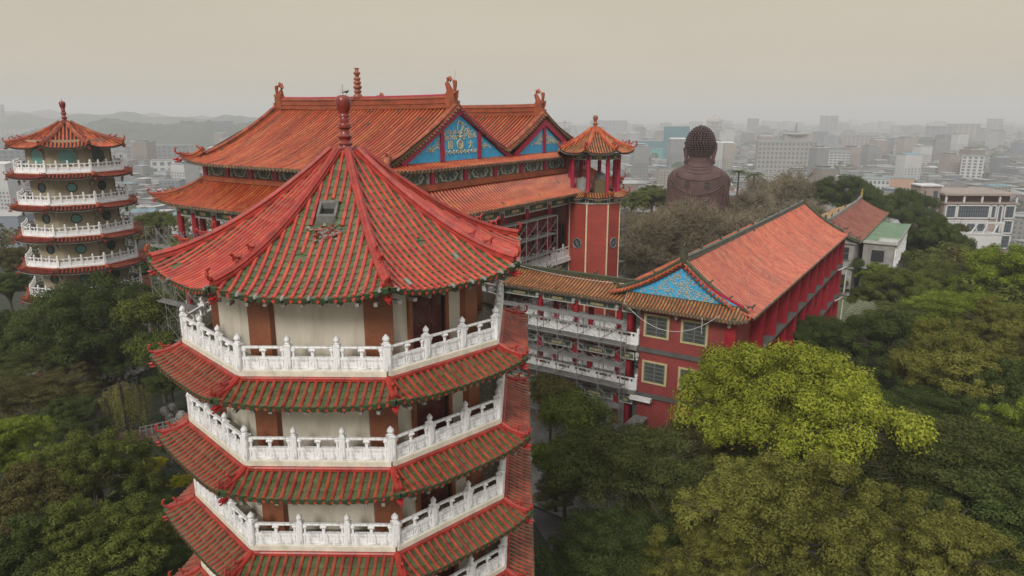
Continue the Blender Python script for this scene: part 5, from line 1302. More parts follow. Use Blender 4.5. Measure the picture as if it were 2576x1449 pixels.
F_BLUEG = foliage('feathery_deep_leaves', [(0.066, 0.090, 0.030), (0.109, 0.127, 0.036), (0.082, 0.107, 0.030), (0.155, 0.131, 0.045)])
F_YEL = foliage('bright_yellow_leaves', [(0.389, 0.352, 0.019), (0.480, 0.418, 0.028), (0.252, 0.264, 0.019)], .35)
F_DRY = foliage('sparse_olive_leaves', [(0.166, 0.132, 0.041), (0.225, 0.168, 0.054), (0.125, 0.108, 0.038), (0.266, 0.192, 0.068)])
def cards(P, N, size, asp, rs, jitter=.6):
    """rhombus leaves at P facing roughly N"""
    n = len(P); N = N + rs.normal(size=(n, 3)) * jitter; N /= np.linalg.norm(N, axis=1)[:, None] + 1e-9
    T = rs.normal(size=(n, 3)); T -= N * (T * N).sum(1)[:, None]; T /= np.linalg.norm(T, axis=1)[:, None] + 1e-9; B = np.cross(N, T)
    s_ = size * (.6 + .8 * rs.rand(n))[:, None]
    V = np.stack([P - T * s_, P + B * s_ * asp + N * s_ * .15, P + T * s_, P - B * s_ * asp + N * s_ * .15], 1)
    return V.reshape(-1, 3)
def mesh_from(V, name):
    n = len(V) // 4; me = bpy.data.meshes.new(name); me.vertices.add(len(V)); me.vertices.foreach_set('co', V.astype(np.float32).ravel())
    me.loops.add(len(V)); me.loops.foreach_set('vertex_index', np.arange(len(V), dtype=np.int32)); me.polygons.add(n); me.polygons.foreach_set('loop_start', np.arange(n, dtype=np.int32) * 4)
    try: me.polygons.foreach_set('loop_total', np.full(n, 4, np.int32))
    except Exception: pass
    me.update(calc_edges=True); return me
def crown_mesh(seed, nclump, leaves, size, asp=.5, R=1.0, H=.8, clr=(.2, .34), flat=1.0, layered=False, tufts=None):
    """unit crown: clumps on an uneven dome; each clump a bumpy shell of leaves"""
    rs = np.random.RandomState(seed); Vs = []
    # big lobes first
    nl = 10; lob = []
    for i in range(nl):
        a = 2 * pi * (i + rs.rand() * .6) / nl; rr = rs.uniform(.38, .68); lob.append((rr * cos(a), rr * sin(a), rs.uniform(-.35, .3) * H, rs.uniform(.26, .40)))
    for a in (.3, 2.4, 4.5): lob.append((.25 * cos(a), .25 * sin(a), rs.uniform(.2, .5) * H, rs.uniform(.32, .44)))
    C = []
    for i in range(nclump):
        lx, ly, lz, lr = lob[rs.randint(len(lob))]; d = rs.normal(size=3); d[2] = abs(d[2]) * 1.0 - .25; d /= np.linalg.norm(d)
        q = rs.uniform(.9, 1.18); C.append((lx + d[0] * lr * q, ly + d[1] * lr * q, lz + d[2] * lr * q * H, rs.uniform(*clr)))
    per = leaves // nclump
    for cx, cy, cz, cr_ in C:
        n = per; d = rs.normal(size=(n, 3)); d[:, 2] = d[:, 2] * .8 + .25; d /= np.linalg.norm(d, axis=1)[:, None]
        bump = 1 + .22 * np.sin(d[:, 0] * 7 + cx * 20) * np.cos(d[:, 1] * 8 + cy * 13) + .12 * np.sin(d[:, 2] * 11)
        rad = cr_ * bump * (1 - .5 * rs.rand(n) ** 2)
        P = np.stack([cx + d[:, 0] * rad, cy + d[:, 1] * rad, cz + d[:, 2] * rad * flat], 1)
        if layered: P[:, 2] = np.round(P[:, 2] / .09) * .09 + rs.normal(size=n) * .012
        Nn = d.copy(); Nn[:, 2] += .1
        Vs.append(cards(P, Nn, size, asp, rs, .32))
    return np.concatenate(Vs) * np.array([R, R, R])
def trunk_mesh(seed, h=1.0, r=.05, spread=.55, n=7, m_=BARK, droop=False):
    rs = random.Random(seed); m = MB()
    m.tube([(0, 0, -1.9), (.02, .01, -1.2), (-.01, .02, -.6), (0, 0, -.3)], [r * 1.5, r * 1.15, r, r * .9], 7)
    for i in range(n):
        a = 2 * pi * i / n + rs.random(); e = spread * rs.uniform(.6, 1.1); z = rs.uniform(.0, .35)
        mid = (e * .45 * cos(a), e * .45 * sin(a), z * .4 - .12); end = (e * cos(a), e * sin(a), z)
        m.tube([(0, 0, -.55 + .1 * rs.random()), mid, end], [r * .6, r * .36, r * .1], 5)
        for k in range(3):
            b = a + rs.uniform(-.9, .9); m.tube([mid, (mid[0] + .3 * cos(b), mid[1] + .3 * sin(b), mid[2] + rs.uniform(.1, .3))], [r * .25, r * .06], 4)
    for i in range(16):
        a = rs.random() * 6.28; e = rs.uniform(.6, .98); z = rs.uniform(-.1, .75) * sqrt(max(.05, 1 - e * e)) ; p1 = (e * .5 * cos(a), e * .5 * sin(a), z * .35); p2 = (e * cos(a), e * sin(a), z)
        m.tube([(0, 0, -.35), p1, p2], [r * .3, r * .2, r * .06], 4)
        for k in range(3): b = a + rs.uniform(-1, 1); m.tube([p1, (p2[0] * .8 + .14 * cos(b), p2[1] * .8 + .14 * sin(b), p2[2] + rs.uniform(-.02, .16))], [r * .14, r * .04], 3)
    q = m.build('trunk', m_); me = q.data; bpy.data.objects.remove(q); return me
CR = {}
def crown(key):
    if key not in CR:
        K = dict(lobed=(11, 165, 120000, .0115, .6), lobed2=(12, 150, 90000, .0135, .6), fine=(13, 230, 95000, .0125, .6), fine2=(17, 210, 90000, .013, .6), broad=(14, 60, 26000, .032, .45), feather=(15, 190, 85000, .016, .32), far=(16, 40, 9000, .05, .6), far2=(18, 34, 8000, .05, .6))[key]
        kw = {}
        if key == 'feather': kw = dict(flat=.6, clr=(.10, .19))
        if key.startswith('lobed'): kw = dict(clr=(.085, .15))
        if key.startswith('fine'): kw = dict(clr=(.065, .125))
        CR[key] = mesh_from(crown_mesh(K[0], K[1], K[2], K[3], K[4], **kw), 'crown')
    return CR[key]
TRK = [trunk_mesh(i) for i in range(3)]
tcount = [0]
def tree(name, label, pos, R, key, m, H=.85, rz=None, cat='tree', group=None, trunk=True, ground=None):
    """pos: centre of the crown; R: crown radius"""
    tcount[0] += 1; rz = tcount[0] * 1.3 if rz is None else rz
    g = float(gh(pos[0], pos[1])) if ground is None else ground
    t = thing(name, label, cat, (pos[0], pos[1], g), rz, group)
    c = bpy.data.objects.new('crown', crown(key)); COL.objects.link(c); c.parent = t; c.location = (0, 0, pos[2] - g); c.scale = (R, R, R * H)
    if not len(c.data.materials): c.data.materials.append(m)
    c.material_slots[0].link = 'OBJECT'; c.material_slots[0].material = m
    if trunk:
        k = bpy.data.objects.new('trunk', TRK[tcount[0] % 3]); COL.objects.link(k); k.parent = t; k.location = (0, 0, pos[2] - g); hz = max(R * .5, (pos[2] - g + .3) / 1.9); k.scale = (R, R, hz)
        k.material_slots[0].link = 'OBJECT'; k.material_slots[0].material = BARK
    return t
def T(px, py, Z, wpx, key, m, label, name='broadleaf_tree', H=.85, **kw):
    p = at(px, py, Z); dep = (p - Vector((0, 0, 26))).length; return tree(name, label, p, wpx / 1770 * dep, key, m, H, **kw)
# right side
T(1990, 1035, 7.5, 268, 'lobed', F_LIME, 'big bright lime green tree with rounded billowing crown in front of the red building', 'lime_tree', 1.02, rz=.4)
T(1845, 1010, 7.2, 130, 'lobed2', F_LIME, 'smaller lime green crown at the left foot of the big lime tree', 'lime_tree', .9, rz=2)
T(1990, 1330, 6.0, 265, 'fine', F_OLIVE, 'large olive yellow tree in the bottom foreground right of the pagoda', 'olive_green_tree', .8)
T(2310, 1400, 5.5, 200, 'fine2', F_OLIVE, 'olive yellow tree at the bottom right, right of the large olive one', 'olive_green_tree', .75)
T(1770, 1440, 4.5, 170, 'fine2', F_OLIVE, 'lower olive green tree at the bottom edge near the path', 'olive_green_tree', .75)
T(1590, 1190, 5.0, 235, 'feather', F_BLUEG, 'wide dark feathery tree between the pagoda and the lime tree', 'dark_tree', .8)
T(1530, 1390, 4.0, 180, 'feather', F_DARK, 'dark green tree above the path at the bottom centre', 'dark_tree', .8)
T(1760, 1120, 4.6, 130, 'feather', F_BROWN, 'dull brown green crown just below the brick corner of the red building', 'dark_tree', .8)
T(1445, 1050, 5.0, 88, 'broad', F_GLOSS, 'glossy leaved green tree in front of the corridor scaffolding', 'glossy_leaf_tree', .95)
T(1385, 985, 5.0, 62, 'broad', F_BROWN, 'small brownish tree squeezed between the pagoda roofs and the corridor', 'glossy_leaf_tree', .95)
T(1400, 1160, 4.0, 75, 'broad', F_GLOSS, 'low glossy tree below the glossy one, beside the pagoda eaves', 'glossy_leaf_tree', .9)
T(2370, 1180, 5.0, 250, 'feather', F_BLUEG, 'broad deep green feathery tree right of the lime tree', 'dark_tree', .7)
T(2620, 1330, 5.0, 230, 'feather', F_DARK, 'dark tree cut by the right edge near the bottom', 'dark_tree', .8)
T(2390, 930, 6.5, 150, 'fine', F_OLIVE, 'olive green round tree right of the lime tree, upper right slope', 'olive_green_tree', .9)
T(2230, 870, 6.0, 120, 'lobed2', F_DARK, 'dark green tree behind the lime tree, left of the olive round one', 'dark_tree', .9)
T(2060, 850, 5.5, 105, 'lobed', F_DARK, 'dark green conifer like tree at the foot of the crimson fins', 'dark_tree', .85)
T(2520, 980, 6.0, 140, 'lobed', F_DARK, 'dark green tree at the right edge above the feathery ones', 'dark_tree', .9)
T(2580, 1110, 6.0, 130, 'fine2', F_YELG, 'yellow green tree at the right edge, middle height', 'yellow_green_tree', .9)
T(2125, 860, 5, 60, 'fine', F_DARK, 'small dark tree beside the far crimson fins', 'dark_tree', .9)
T(2250, 735, 5.5, 92, 'lobed2', F_MID, 'mid green round tree in front of the grey annex', 'green_tree', .8)
T(2370, 700, 6, 85, 'lobed', F_MID, 'mid green tree right of the grey annex', 'green_tree', .8)
T(2400, 790, 6, 120, 'feather', F_YELG, 'yellowish feathery tree above the olive round tree', 'yellow_green_tree', .7)
T(2290, 800, 5, 90, 'feather', F_MID, 'flat topped green tree in front of the mid green round tree', 'green_tree', .6)
T(2540, 830, 7, 110, 'fine', F_OLIVE, 'olive tree at the right edge below the mossy slope', 'olive_green_tree', .8)
T(2540, 700, 8, 120, 'lobed2', F_YELG, 'yellow green tree high on the right edge', 'yellow_green_tree', .8)
T(2440, 672, 6, 62, 'far', F_BROWN, 'brownish tree below the modern white braced building', 'brown_green_tree', .8)
T(2345, 625, 3, 85, 'lobed', F_DARK, 'dark green tree right of the mint green roof', 'dark_tree', 1.0)
T(2275, 530, 4, 85, 'lobed', F_DARK, 'tall dark green tree rising behind the mossy red roof', 'dark_tree', .95)
T(2335, 590, 6, 62, 'lobed2', F_DARK, 'dark green tree left of the modern building', 'dark_tree', 1.0)
T(2115, 492, 8, 82, 'lobed2', F_DARK, 'dark green tree between the dry grove and the mossy red roof', 'dark_tree', .8)
T(2200, 515, 3, 45, 'lobed', F_DARK, 'dark tree just left of the ridge end of the mossy roof', 'dark_tree', .9)
T(2040, 555, 6, 55, 'fine', F_YELG, 'low yellow green tree behind the far ridge end of the bright orange roof', 'yellow_green_tree', .7)
T(1640, 495, 7, 62, 'fine', F_MID, 'bright green tree left of the Buddha statue', 'green_tree', .6)
T(1590, 510, 6, 45, 'fine2', F_MID, 'green tree right behind the stair tower', 'green_tree', .6)
T(2408, 575, 3, 20, 'far2', F_BROWN, 'thin brownish tree growing in front of the modern building', 'brown_green_tree', .8)
T(2610, 668, 4, 60, 'far', F_DARK, 'dark distant tree at the right edge below the city', 'dark_tree', .8)
# filler woodland on the right slope, behind and between the larger trees
rf = random.Random(12); k_ = 0
for (px, py, Z, w_, key, m_) in [(2180, 1010, 4, 120, 'fine', F_DARK), (2150, 1190, 3.5, 150, 'lobed', F_MID), (2480, 1090, 4.5, 130, 'lobed2', F_DARK), (2330, 1040, 4.5, 130, 'feather', F_DARK), (1700, 1290, 3.5, 150, 'feather', F_DARK), (2150, 1440, 4, 160, 'fine', F_OLIVE), (2480, 1450, 4, 150, 'feather', F_DARK), (2460, 890, 5, 90, 'lobed', F_BROWN), (2330, 850, 4.6, 80, 'fine', F_YELG), (2480, 760, 6, 80, 'far', F_MID), (2200, 690, 3, 46, 'fine2', F_YELG), (2400, 640, 4, 45, 'far2', F_MID), (2330, 660, 3, 50, 'far', F_MID), (2530, 668, 3, 50, 'far', F_YELG), (1950, 870, 4.2, 60, 'fine', F_DARK), (2600, 760, 6, 80, 'feather', F_DARK), (1420, 1230, 2.5, 80, 'feather', F_BROWN), (2480, 650, 2, 40, 'far2', F_BROWN), (2550, 900, 5.5, 90, 'fine2', F_BROWN), (1880, 1180, 3, 90, 'fine', F_YELG)]:
    nm = {id(F_DARK): ('dark_tree', 'dark green'), id(F_MID): ('green_tree', 'mid green'), id(F_OLIVE): ('olive_green_tree', 'olive'), id(F_BROWN): ('brown_green_tree', 'brownish'), id(F_YELG): ('yellow_green_tree', 'yellow green')}[id(m_)]
    T(px, py, Z, w_, key, m_, '%s tree filling a gap in the woodland of the right slope' % nm[1], nm[0], .8, group='%s filler trees on the right slope' % nm[1])
# left side
T(210, 815, 6.5, 150, 'feather', F_DARK, 'large dark spreading tree in front of the distant pagoda foot', 'dark_tree', 1.15)
T(120, 900, 4, 95, 'feather', F_BLUEG, 'dark tree left below the large spreading tree', 'dark_tree', .7)
T(20, 850, 5, 90, 'lobed', F_DARK, 'very dark tree at the left edge beside the road', 'dark_tree', 1.1)
T(392, 785, 8, 78, 'broad', F_MID, 'bright mid green tree between the two pagodas', 'green_tree', .9)
T(400, 880, 5, 66, 'broad', F_GLOSS, 'leafy green tree beside the left eaves of the front pagoda', 'green_tree', 1.0)
T(55, 660, 6, 60, 'lobed2', F_BROWN, 'brown green tree behind the left side of the distant pagoda', 'brown_green_tree', .8)
T(20, 720, 5, 50, 'lobed2', F_DARK, 'dark tree at the left edge behind the distant pagoda foot', 'dark_tree', .8)
T(400, 560, 6, 55, 'lobed', F_MID, 'hazy green tree under the left corner of the hall roof', 'green_tree', .8)
T(340, 590, 5, 40, 'far', F_BROWN, 'hazy brown green tree right behind the distant pagoda', 'brown_green_tree', .8)
T(410, 640, 5, 45, 'far', F_YELG, 'yellow green tree behind the left scaffolding', 'yellow_green_tree', .8)
T(340, 680, 5, 45, 'far2', F_DARK, 'dark tree right of the distant pagoda lower storeys', 'dark_tree', .9)
T(470, 620, 4, 45, 'far2', F_MID, 'green tree seen through the left scaffolding', 'green_tree', .8)
T(100, 990, 3.5, 110, 'feather', F_BROWN, 'dull brownish tree below the road at the left', 'brown_green_tree', .6)
T(20, 1120, 5, 100, 'fine', F_YELG, 'yellow tipped tree at the left edge, middle height', 'yellow_green_tree', .8)
T(240, 1180, 5.5, 125, 'lobed2', F_MID, 'rounded grey green tree left of the willow', 'green_tree', .95)
T(60, 1290, 5, 170, 'lobed', F_BROWN, 'brown green bushy tree in the lower left', 'brown_green_tree', .8)
T(250, 1380, 5, 165, 'fine', F_MID, 'green tree at the bottom left beside the pagoda eaves', 'green_tree', .8)
T(60, 1450, 4.5, 180, 'fine2', F_DARK, 'dark tree in the bottom left corner', 'dark_tree', .8)
T(400, 1440, 3, 100, 'feather', F_DARK, 'dark tree at the bottom edge under the pagoda eaves', 'dark_tree', .7)
T(420, 1290, 2, 70, 'feather', F_BLUEG, 'low dark tree below the yellow hedge', 'dark_tree', .7)
T(160, 1060, 3, 90, 'lobed', F_DARK, 'dark tree above the rounded grey green tree', 'dark_tree', .8)
for (px, py, Z, w_, key, m_) in [(300, 900, 3, 70, 'feather', F_DARK), (430, 960, 3, 60, 'lobed', F_DARK), (180, 960, 2.5, 70, 'fine', F_BROWN), (330, 1290, 3, 90, 'lobed', F_DARK), (150, 1200, 4, 100, 'fine2', F_DARK), (20, 1000, 3, 80, 'lobed', F_BROWN), (430, 1120, 1.5, 40, 'feather', F_DARK), (380, 1230, 2, 50, 'fine', F_DARK), (440, 1360, 2, 70, 'fine', F_MID), (10, 900, 3, 60, 'fine', F_DARK), (160, 1330, 5, 100, 'fine2', F_MID)]:
    nm = {id(F_DARK): ('dark_tree', 'dark green'), id(F_MID): ('green_tree', 'mid green'), id(F_BROWN): ('brown_green_tree', 'brownish')}[id(m_)]
    T(px, py, Z, w_, key, m_, '%s tree filling a gap in the garden left of the front pagoda' % nm[1], nm[0], .85, group='%s filler trees in the left garden' % nm[1])
# small garden plants
T(388, 1170, 1.3, 30, 'fine', F_YEL, 'round bright yellow clipped bush beside the front pagoda', 'bush', .85, cat='bush', trunk=False)
T(455, 1210, .9, 34, 'fine2', F_YEL, 'low bright yellow hedge bush behind the pagoda eaves', 'bush', .5, cat='bush', trunk=False)
T(2118, 712, 1.6, 17, 'fine', F_MID, 'small round topiary tree in front of the old grey house', 'topiary_tree', .85, rz=0)
T(2150, 668, 4.2, 19, 'broad', F_DARK, 'slim dark young tree at the corner of the old grey house', 'young_tree', 1.6)
for i, (px, py) in enumerate(((2100, 728), (2128, 730), (2160, 726), (2185, 718))): T(px, py, .5, 12, 'far', F_DARK, 'low shrub in the bed along the old grey house', 'shrub', .6, cat='shrub', trunk=False, group='shrubs along the old house')
# willow
wil = thing('willow_tree', 'weeping willow with hanging yellowish strands left of the front pagoda', 'willow', tuple(at(325, 1100, .2)), 0)
rs = np.random.RandomState(4); Vs = []; m = MB(); m.tube([(0, 0, -.3), (.2, 0, 2), (0, .2, 4)], [.2, .15, .08], 6)
for i in range(170):
    a = rs.rand() * 6.28; r1 = rs.uniform(.3, 2.1); zt = 4.6 - r1 * .5 + rs.rand() * .4; L_ = rs.uniform(1.6, 3.4); n = 75
    t = rs.rand(n); P = np.stack([r1 * cos(a) + rs.normal(size=n) * .06, r1 * sin(a) + rs.normal(size=n) * .06, zt - t * L_], 1); Vs.append(cards(P, np.tile([cos(a), sin(a), .2], (n, 1)), .055, .35, rs))
    if i % 6 == 0: m.tube([(0, .1, 3.4), (r1 * .6 * cos(a), r1 * .6 * sin(a), zt + .1), (r1 * cos(a), r1 * sin(a), zt)], [.05, .03, .01], 4)
c = bpy.data.objects.new('crown', mesh_from(np.concatenate(Vs), 'crown')); c.data.materials.append(foliage('willow_leaves', [(.22, .24, .06), (.30, .25, .09), (.16, .20, .05)])); COL.objects.link(c); c.parent = wil
m.build('trunk', BARK, wil)
# dry grove
def dry_mesh(seed, n1, leafn):
    rs = random.Random(seed); m = MB(); tips = []
    def grow(p, d, L_, r, lev):
        q = p + d * L_; mid = p.lerp(q, .5) + Vector((rs.gauss(0, .05), rs.gauss(0, .05), rs.gauss(0, .03))) * L_ * 1.5
        m.tube([p, mid, q], [r, r * .8, r * .55], 3 if lev > 1 else 5, cap=False)
        if lev >= 2: tips.append(mid); tips.append(q)
        if lev == 5: return
        for k in range((5, 4, 4, 3, 3)[lev]):
            s_ = p.lerp(q, rs.uniform(.45, 1.0)) if k else q
            nd = (d + Vector((rs.gauss(0, .48), rs.gauss(0, .48), rs.gauss(.04, .30)))).normalized(); grow(s_, nd, L_ * rs.uniform(.55, .8), r * .60, lev + 1)
    for i in range(n1):
        a = 2 * pi * (i + rs.random()) / n1; e = rs.uniform(.25, 1.1)
        grow(Vector((0, 0, -.75)), Vector((e * cos(a), e * sin(a), 1.0)).normalized(), rs.uniform(.38, .54), .034, 0)
    q = m.build('branches', TWIG); me = q.data; bpy.data.objects.remove(q); V = np.array([v.co[:] for v in me.vertices]); print('dry extents', V.min(0), V.max(0), len(me.polygons))
    r2 = np.random.RandomState(seed); tp = np.array([t[:] for t in tips]); idx = r2.randint(len(tp), size=leafn); P = tp[idx] + r2.normal(size=(leafn, 3)) * .03
    return me, mesh_from(cards(P, np.tile([0, 0, 1.], (leafn, 1)), .016, .5, r2, 1.2), 'leaves')
DRY = [dry_mesh(1, 8, 3800), dry_mesh(2, 8, 1800)]
def dry(px, py, Z, w_, k, label, leaves=True, H=1.0):
    w_ *= 1.32; Z += 1.0; p = at(px, py, Z); R = w_ / 1770 * (p - Vector((0, 0, 26))).length; g = float(gh(p.x, p.y)); tcount[0] += 1
    t = thing('dry_tree', label, 'tree', (p.x, p.y, g), tcount[0] * 2.1, 'dry twiggy trees of the grove before the statue')
    hz = R * .8 * H; m = MB(); m.tube([(0, 0, -.5), (.2, 0, (p.z - g) * .4), (0, 0, p.z - g - .72 * hz)], [.3, .22, .16], 6); m.build('trunk', BARK, t)
    for nm, me, mt in (('branches', DRY[k][0], TWIG), ('leaves', DRY[k][1], F_DRY)):
        if nm == 'leaves' and not leaves: continue
        c = bpy.data.objects.new(nm, me); COL.objects.link(c); c.parent = t; c.location = (0, 0, p.z - g); c.scale = (R, R, hz)
        if not len(me.materials): me.materials.append(mt)
dry(1620, 625, 6, 78, 0, 'grey dry twiggy tree beside the brick stair tower'); dry(1740, 545, 9.8, 85, 0, 'dry olive tinged tree below the Buddha back'); dry(1845, 556, 9.4, 85, 1, 'dry twiggy tree in front of the right shoulder of the Buddha'); dry(1580, 690, 2.5, 70, 1, 'low dry grey tree above the corridor roof, left one'); dry(1700, 650, 3.5, 90, 1, 'low dry grey tree above the small blue gable'); dry(1800, 640, 4, 80, 0, 'low dry tree just left of the long green ridge')
dry(1935, 466, 8, 76, 1, 'tall bare grey tree right of the palms', True, 1.05); dry(2010, 474, 8, 76, 0, 'tall bare grey brown tree left of the dark green tree', True, 1.05); dry(1890, 500, 8, 50, 0, 'tall brownish dry tree beside the palms', True, .9); dry(1940, 570, 6, 60, 0, 'dry tree behind the middle of the bright orange roof'); dry(1655, 568, 9.0, 66, 0, 'dry tree at the left foot of the statue'); dry(1560, 600, 4, 46, 0, 'dry tree just right of the stair tower'); dry(2020, 520, 7.5, 60, 1, 'bare grey tree left of the dark green tree', False, .9)
for (px, py, Z, w_) in ((1590, 650, 4, 62), (1650, 610, 6, 66), (1700, 590, 7, 66), (1780, 600, 7, 70), (1860, 610, 6, 66), (1760, 660, 4, 70), (1640, 680, 3, 62), (1920, 545, 8, 56), (1560, 560, 6, 44), (1600, 560, 7, 50), (1690, 545, 8.5, 60), (1790, 548, 9, 60), (1570, 640, 3.5, 50)):
    dry(px, py, Z, w_, int(px) % 2, 'dry twiggy tree in the grey grove between the brick tower and the statue')
# palms
def palm(px, pyb, Z, h, lab, s_=1):
    p = at(px, pyb, Z); g = float(gh(p.x, p.y)); t = thing('palm_tree', lab, 'palm', (p.x, p.y, g), px); m = MB(); top = p.z - g
    m.tube([(0, 0, -1), (.1, 0, top * .5), (0, .1, top)], [.28 * s_, .2 * s_, .14 * s_], 7); m.build('trunk', BARK, t); m = MB()
    for i in range(15):
        a = i * 2.4; L_ = 2.7 * s_ * (1 - .25 * (i % 3 == 0)); up = 1.5 - .15 * i; pts = [Vector((L_ * q * cos(a), L_ * q * sin(a), top + (up * q - 1.5 * q * q) * s_)) for q in np.linspace(0, 1, 9)]
        m.tube(pts, .03, 3)
        for q in range(1, 9):
            for sg in (-1, 1):
                for hh in (0, .5):
                    c0 = pts[q - 1].lerp(pts[q], hh); d = Vector((-sin(a) * sg, cos(a) * sg, -.45)) * (.75 * s_) * (1 - abs(q / 9 - .4)) + Vector((cos(a), sin(a), 0)) * .2
                    w2 = Vector((cos(a), sin(a), 0)) * .05; m.add([tuple(c0 - w2), tuple(c0 + w2), tuple(c0 + d)], [(0, 1, 2)])
    m.build('fronds', F_DARK, t)
palm(1858, 430, 15, 0, 'taller palm tree right of the Buddha statue', 1.15); palm(1828, 452, 13, 0, 'shorter palm tree between the statue and the taller palm', .8); palm(1898, 438, 13, 0, 'palm tree half hidden in the dry trees', 1.1)
# ground cover
rs = np.random.RandomState(9); n = 130000
X = rs.uniform(-75, 170, n); Y = rs.uniform(12, 190, n)
u_ = X * .838 - Y * .5457; v_ = X * .5457 + Y * .838
ok = ~(((u_ > -62) & (u_ < -6) & (v_ > 33) & (v_ < 95)) | ((u_ > -24) & (u_ < -1) & (v_ >= 90) & (v_ < 151)) | ((X + 5.8) ** 2 + (Y - 25) ** 2 < 64))
for qx, qy in pth: ok &= ((X - qx) ** 2 + (Y - qy) ** 2 > 2.2)
for qx, qy in rd: ok &= ((X - qx) ** 2 + (Y - qy) ** 2 > 14)
ok &= ~((X > -38) & (X < -20) & (Y > 49) & (Y < 60))
X, Y = X[ok], Y[ok]; P = np.stack([X, Y, gh(X, Y) + rs.rand(len(X)) * .7], 1)
g = bpy.data.objects.new('undergrowth', mesh_from(cards(P, np.tile([0, 0, 1.], (len(P), 1)), .32, .5, rs, .9), 'undergrowth')); g.data.materials.append(F_DARK); COL.objects.link(g)
tag(g, 'dark leafy undergrowth covering the ground below the trees', 'undergrowth', kind='stuff')
# ============================================================ SMALL GARDEN THINGS ON THE LEFT
p = at(140, 880, 0); kio = thing('garden_pavilion', 'small white walled pavilion with red tiled roof half hidden under the large dark tree', 'pavilion', (p.x, p.y, float(gh(p.x, p.y))), .5)
m = MB(); m.b2(-3, 3, -2, 2, 0, 3.3); m.build('wall', WHITE2, kio)
ridge_roof(kio, -3.6, 3.6, -3, 3, 0, 3.2, 4.6, [HALLT, HALLP, DKEAVE], .3, .08)
for k, (px, py, s_, lab) in enumerate(((432, 1040, 1.0, 'pitted grey ornamental rock beside the pagoda, taller one'), (455, 1050, .7, 'smaller pitted grey ornamental rock at the garden pond'))):
    p = at(px, py, 1.0); m = MB(); rr = random.Random(k)
    for q in range(9): m.sphere((rr.gauss(0, .5) * s_, rr.gauss(0, .5) * s_, rr.uniform(0, 1.3) * s_), .5 * s_ * rr.uniform(.5, 1), 7, 6, sz=1.1)
    tag(m.build('ornamental_rock', STONE, loc=(p.x, p.y, float(gh(p.x, p.y)))), lab, 'rock')
def fence(pts, lab, n=10):
    L = [at(*q) for q in pts]; t = thing('garden_railing', lab, 'railing', tuple(L[0]), 0)
    a, b = L[0], L[-1]; d = b - a
    for z in (.35, .7): m = MB(); m.tube([Vector((0, 0, z)), d + Vector((0, 0, z))], .06, 6); m.build('rail', CONC, t)
    for i in range(n + 1): m = MB(); q = d * i / n; m.box((q.x, q.y, .35), (.12, .12, .85)); m.build('post', CONC, t)
fence([(225, 1012, .2), (345, 965, .2)], 'grey stone railing behind the willow at the pond')
fence([(355, 1095, .4), (440, 1075, .4)], 'pale stone railing between the willow and the pagoda', 6)

# ============================================================ MODERN BUILDING ON THE RIGHT
MB_L = mat('beige_concrete_wall', [(.30, .245, .215)], .8, nscale=.4, namt=.2); WFR = mat('pale_white_frame', [(.56, .56, .57)], .6, nscale=.5, namt=.1)
BG = mat('blue_grey_glass', [(.07, .09, .115)], .2, nscale=.3, namt=.3, spec=.6)
mo = thing('modern_building', 'modern beige building with large framed windows and a white zigzag braced terrace', 'building', (107, 174, -8), radians(-3))
m = MB(); m.b2(0, 17, 0, 14, 0, 12.5); m.build('wall', MB_L, mo)
m = MB(); m.b2(-.6, 17.6, -.8, 14.5, 14.6, 15.1); m.b2(-.3, 17.3, -.5, 14, 12.5, 12.9); m.build('roof_slab', MB_L, mo)
for x in (0.1, 4.4, 8.7, 12.9, 16.9): m = MB(); m.b2(x - .2, x + .2, -.4, 0, 12.9, 14.6); m.build('roof_post', WFR, mo)
m = MB(); m.b2(.3, 16.7, 2, 12, 12.9, 14.5); m.build('penthouse', mat('dull_pink_wall', [(.20, .12, .11)], .8), mo)
def framed(x0, x1, z0, z1, nm=6):
    m = MB(); w_ = .28
    for a, b, c, d in ((x0, x1, z0, z0 + w_), (x0, x1, z1 - w_, z1), (x0, x0 + w_, z0, z1), (x1 - w_, x1, z0, z1)): m.b2(a, b, -.35, 0, c, d)
    f = m.build('window_frame', WFR, mo); m = MB(); m.b2(x0 + w_, x1 - w_, -.08, -.02, z0 + w_, z1 - w_)
    m.build('window_pane', BG, f); m = MB()
    for k in range(1, nm): x = x0 + (x1 - x0) * k / nm; m.b2(x - .05, x + .05, -.16, -.09, z0 + w_, z1 - w_)
    for k in (1, 2): z = z0 + (z1 - z0) * k / 3; m.b2(x0 + w_, x1 - w_, -.14, -.09, z - .05, z + .05)
    m.build('window_bars', ALU, f)
framed(.3, 3.0, 8.9, 12.3, 4); framed(3.1, 11.0, 8.9, 12.3, 14); framed(11.1, 12.6, 8.9, 12.3, 3); framed(14.4, 17.0, 8.9, 12.3, 4); framed(14.4, 17.0, 5.2, 8.6, 4); framed(14.4, 17.0, 1.4, 4.9, 4); framed(12.8, 14.1, .5, 12.3, 2); framed(1, 11, 5.0, 8.5, 10)
ter = MB(); ter.b2(-1.5, 11.9, -5.0, -.4, 0, 5.6); ter.b2(-1.6, 12, -5.1, -.3, 5.6, 5.8); t_ = ter.build('terrace', WFR, mo)
m = MB(); m.b2(-1.5, 12, -5.2, -4.9, 8.4, 8.8); m.b2(-1.5, 12, -5.2, -4.9, 5.7, 6.0)
for x0, x1 in ((-1.3, 0), (.4, -.6), (2, 3.2), (3.4, 2.3), (4.4, 5.8), (5.9, 5.1), (7.2, 8.1), (8.3, 7.4), (9.6, 10.7), (11.8, 11), (11.8, 11.8)): m.tube([(x0, -5.05, 5.9), (x1, -5.05, 8.5)], .22, 4)
m.build('zigzag_bracing', WFR, mo)
ml = thing('beige_stair_block', 'taller beige block with a dark slit window left of the modern braced building', 'building', (101.8, 176, -10), radians(-3))
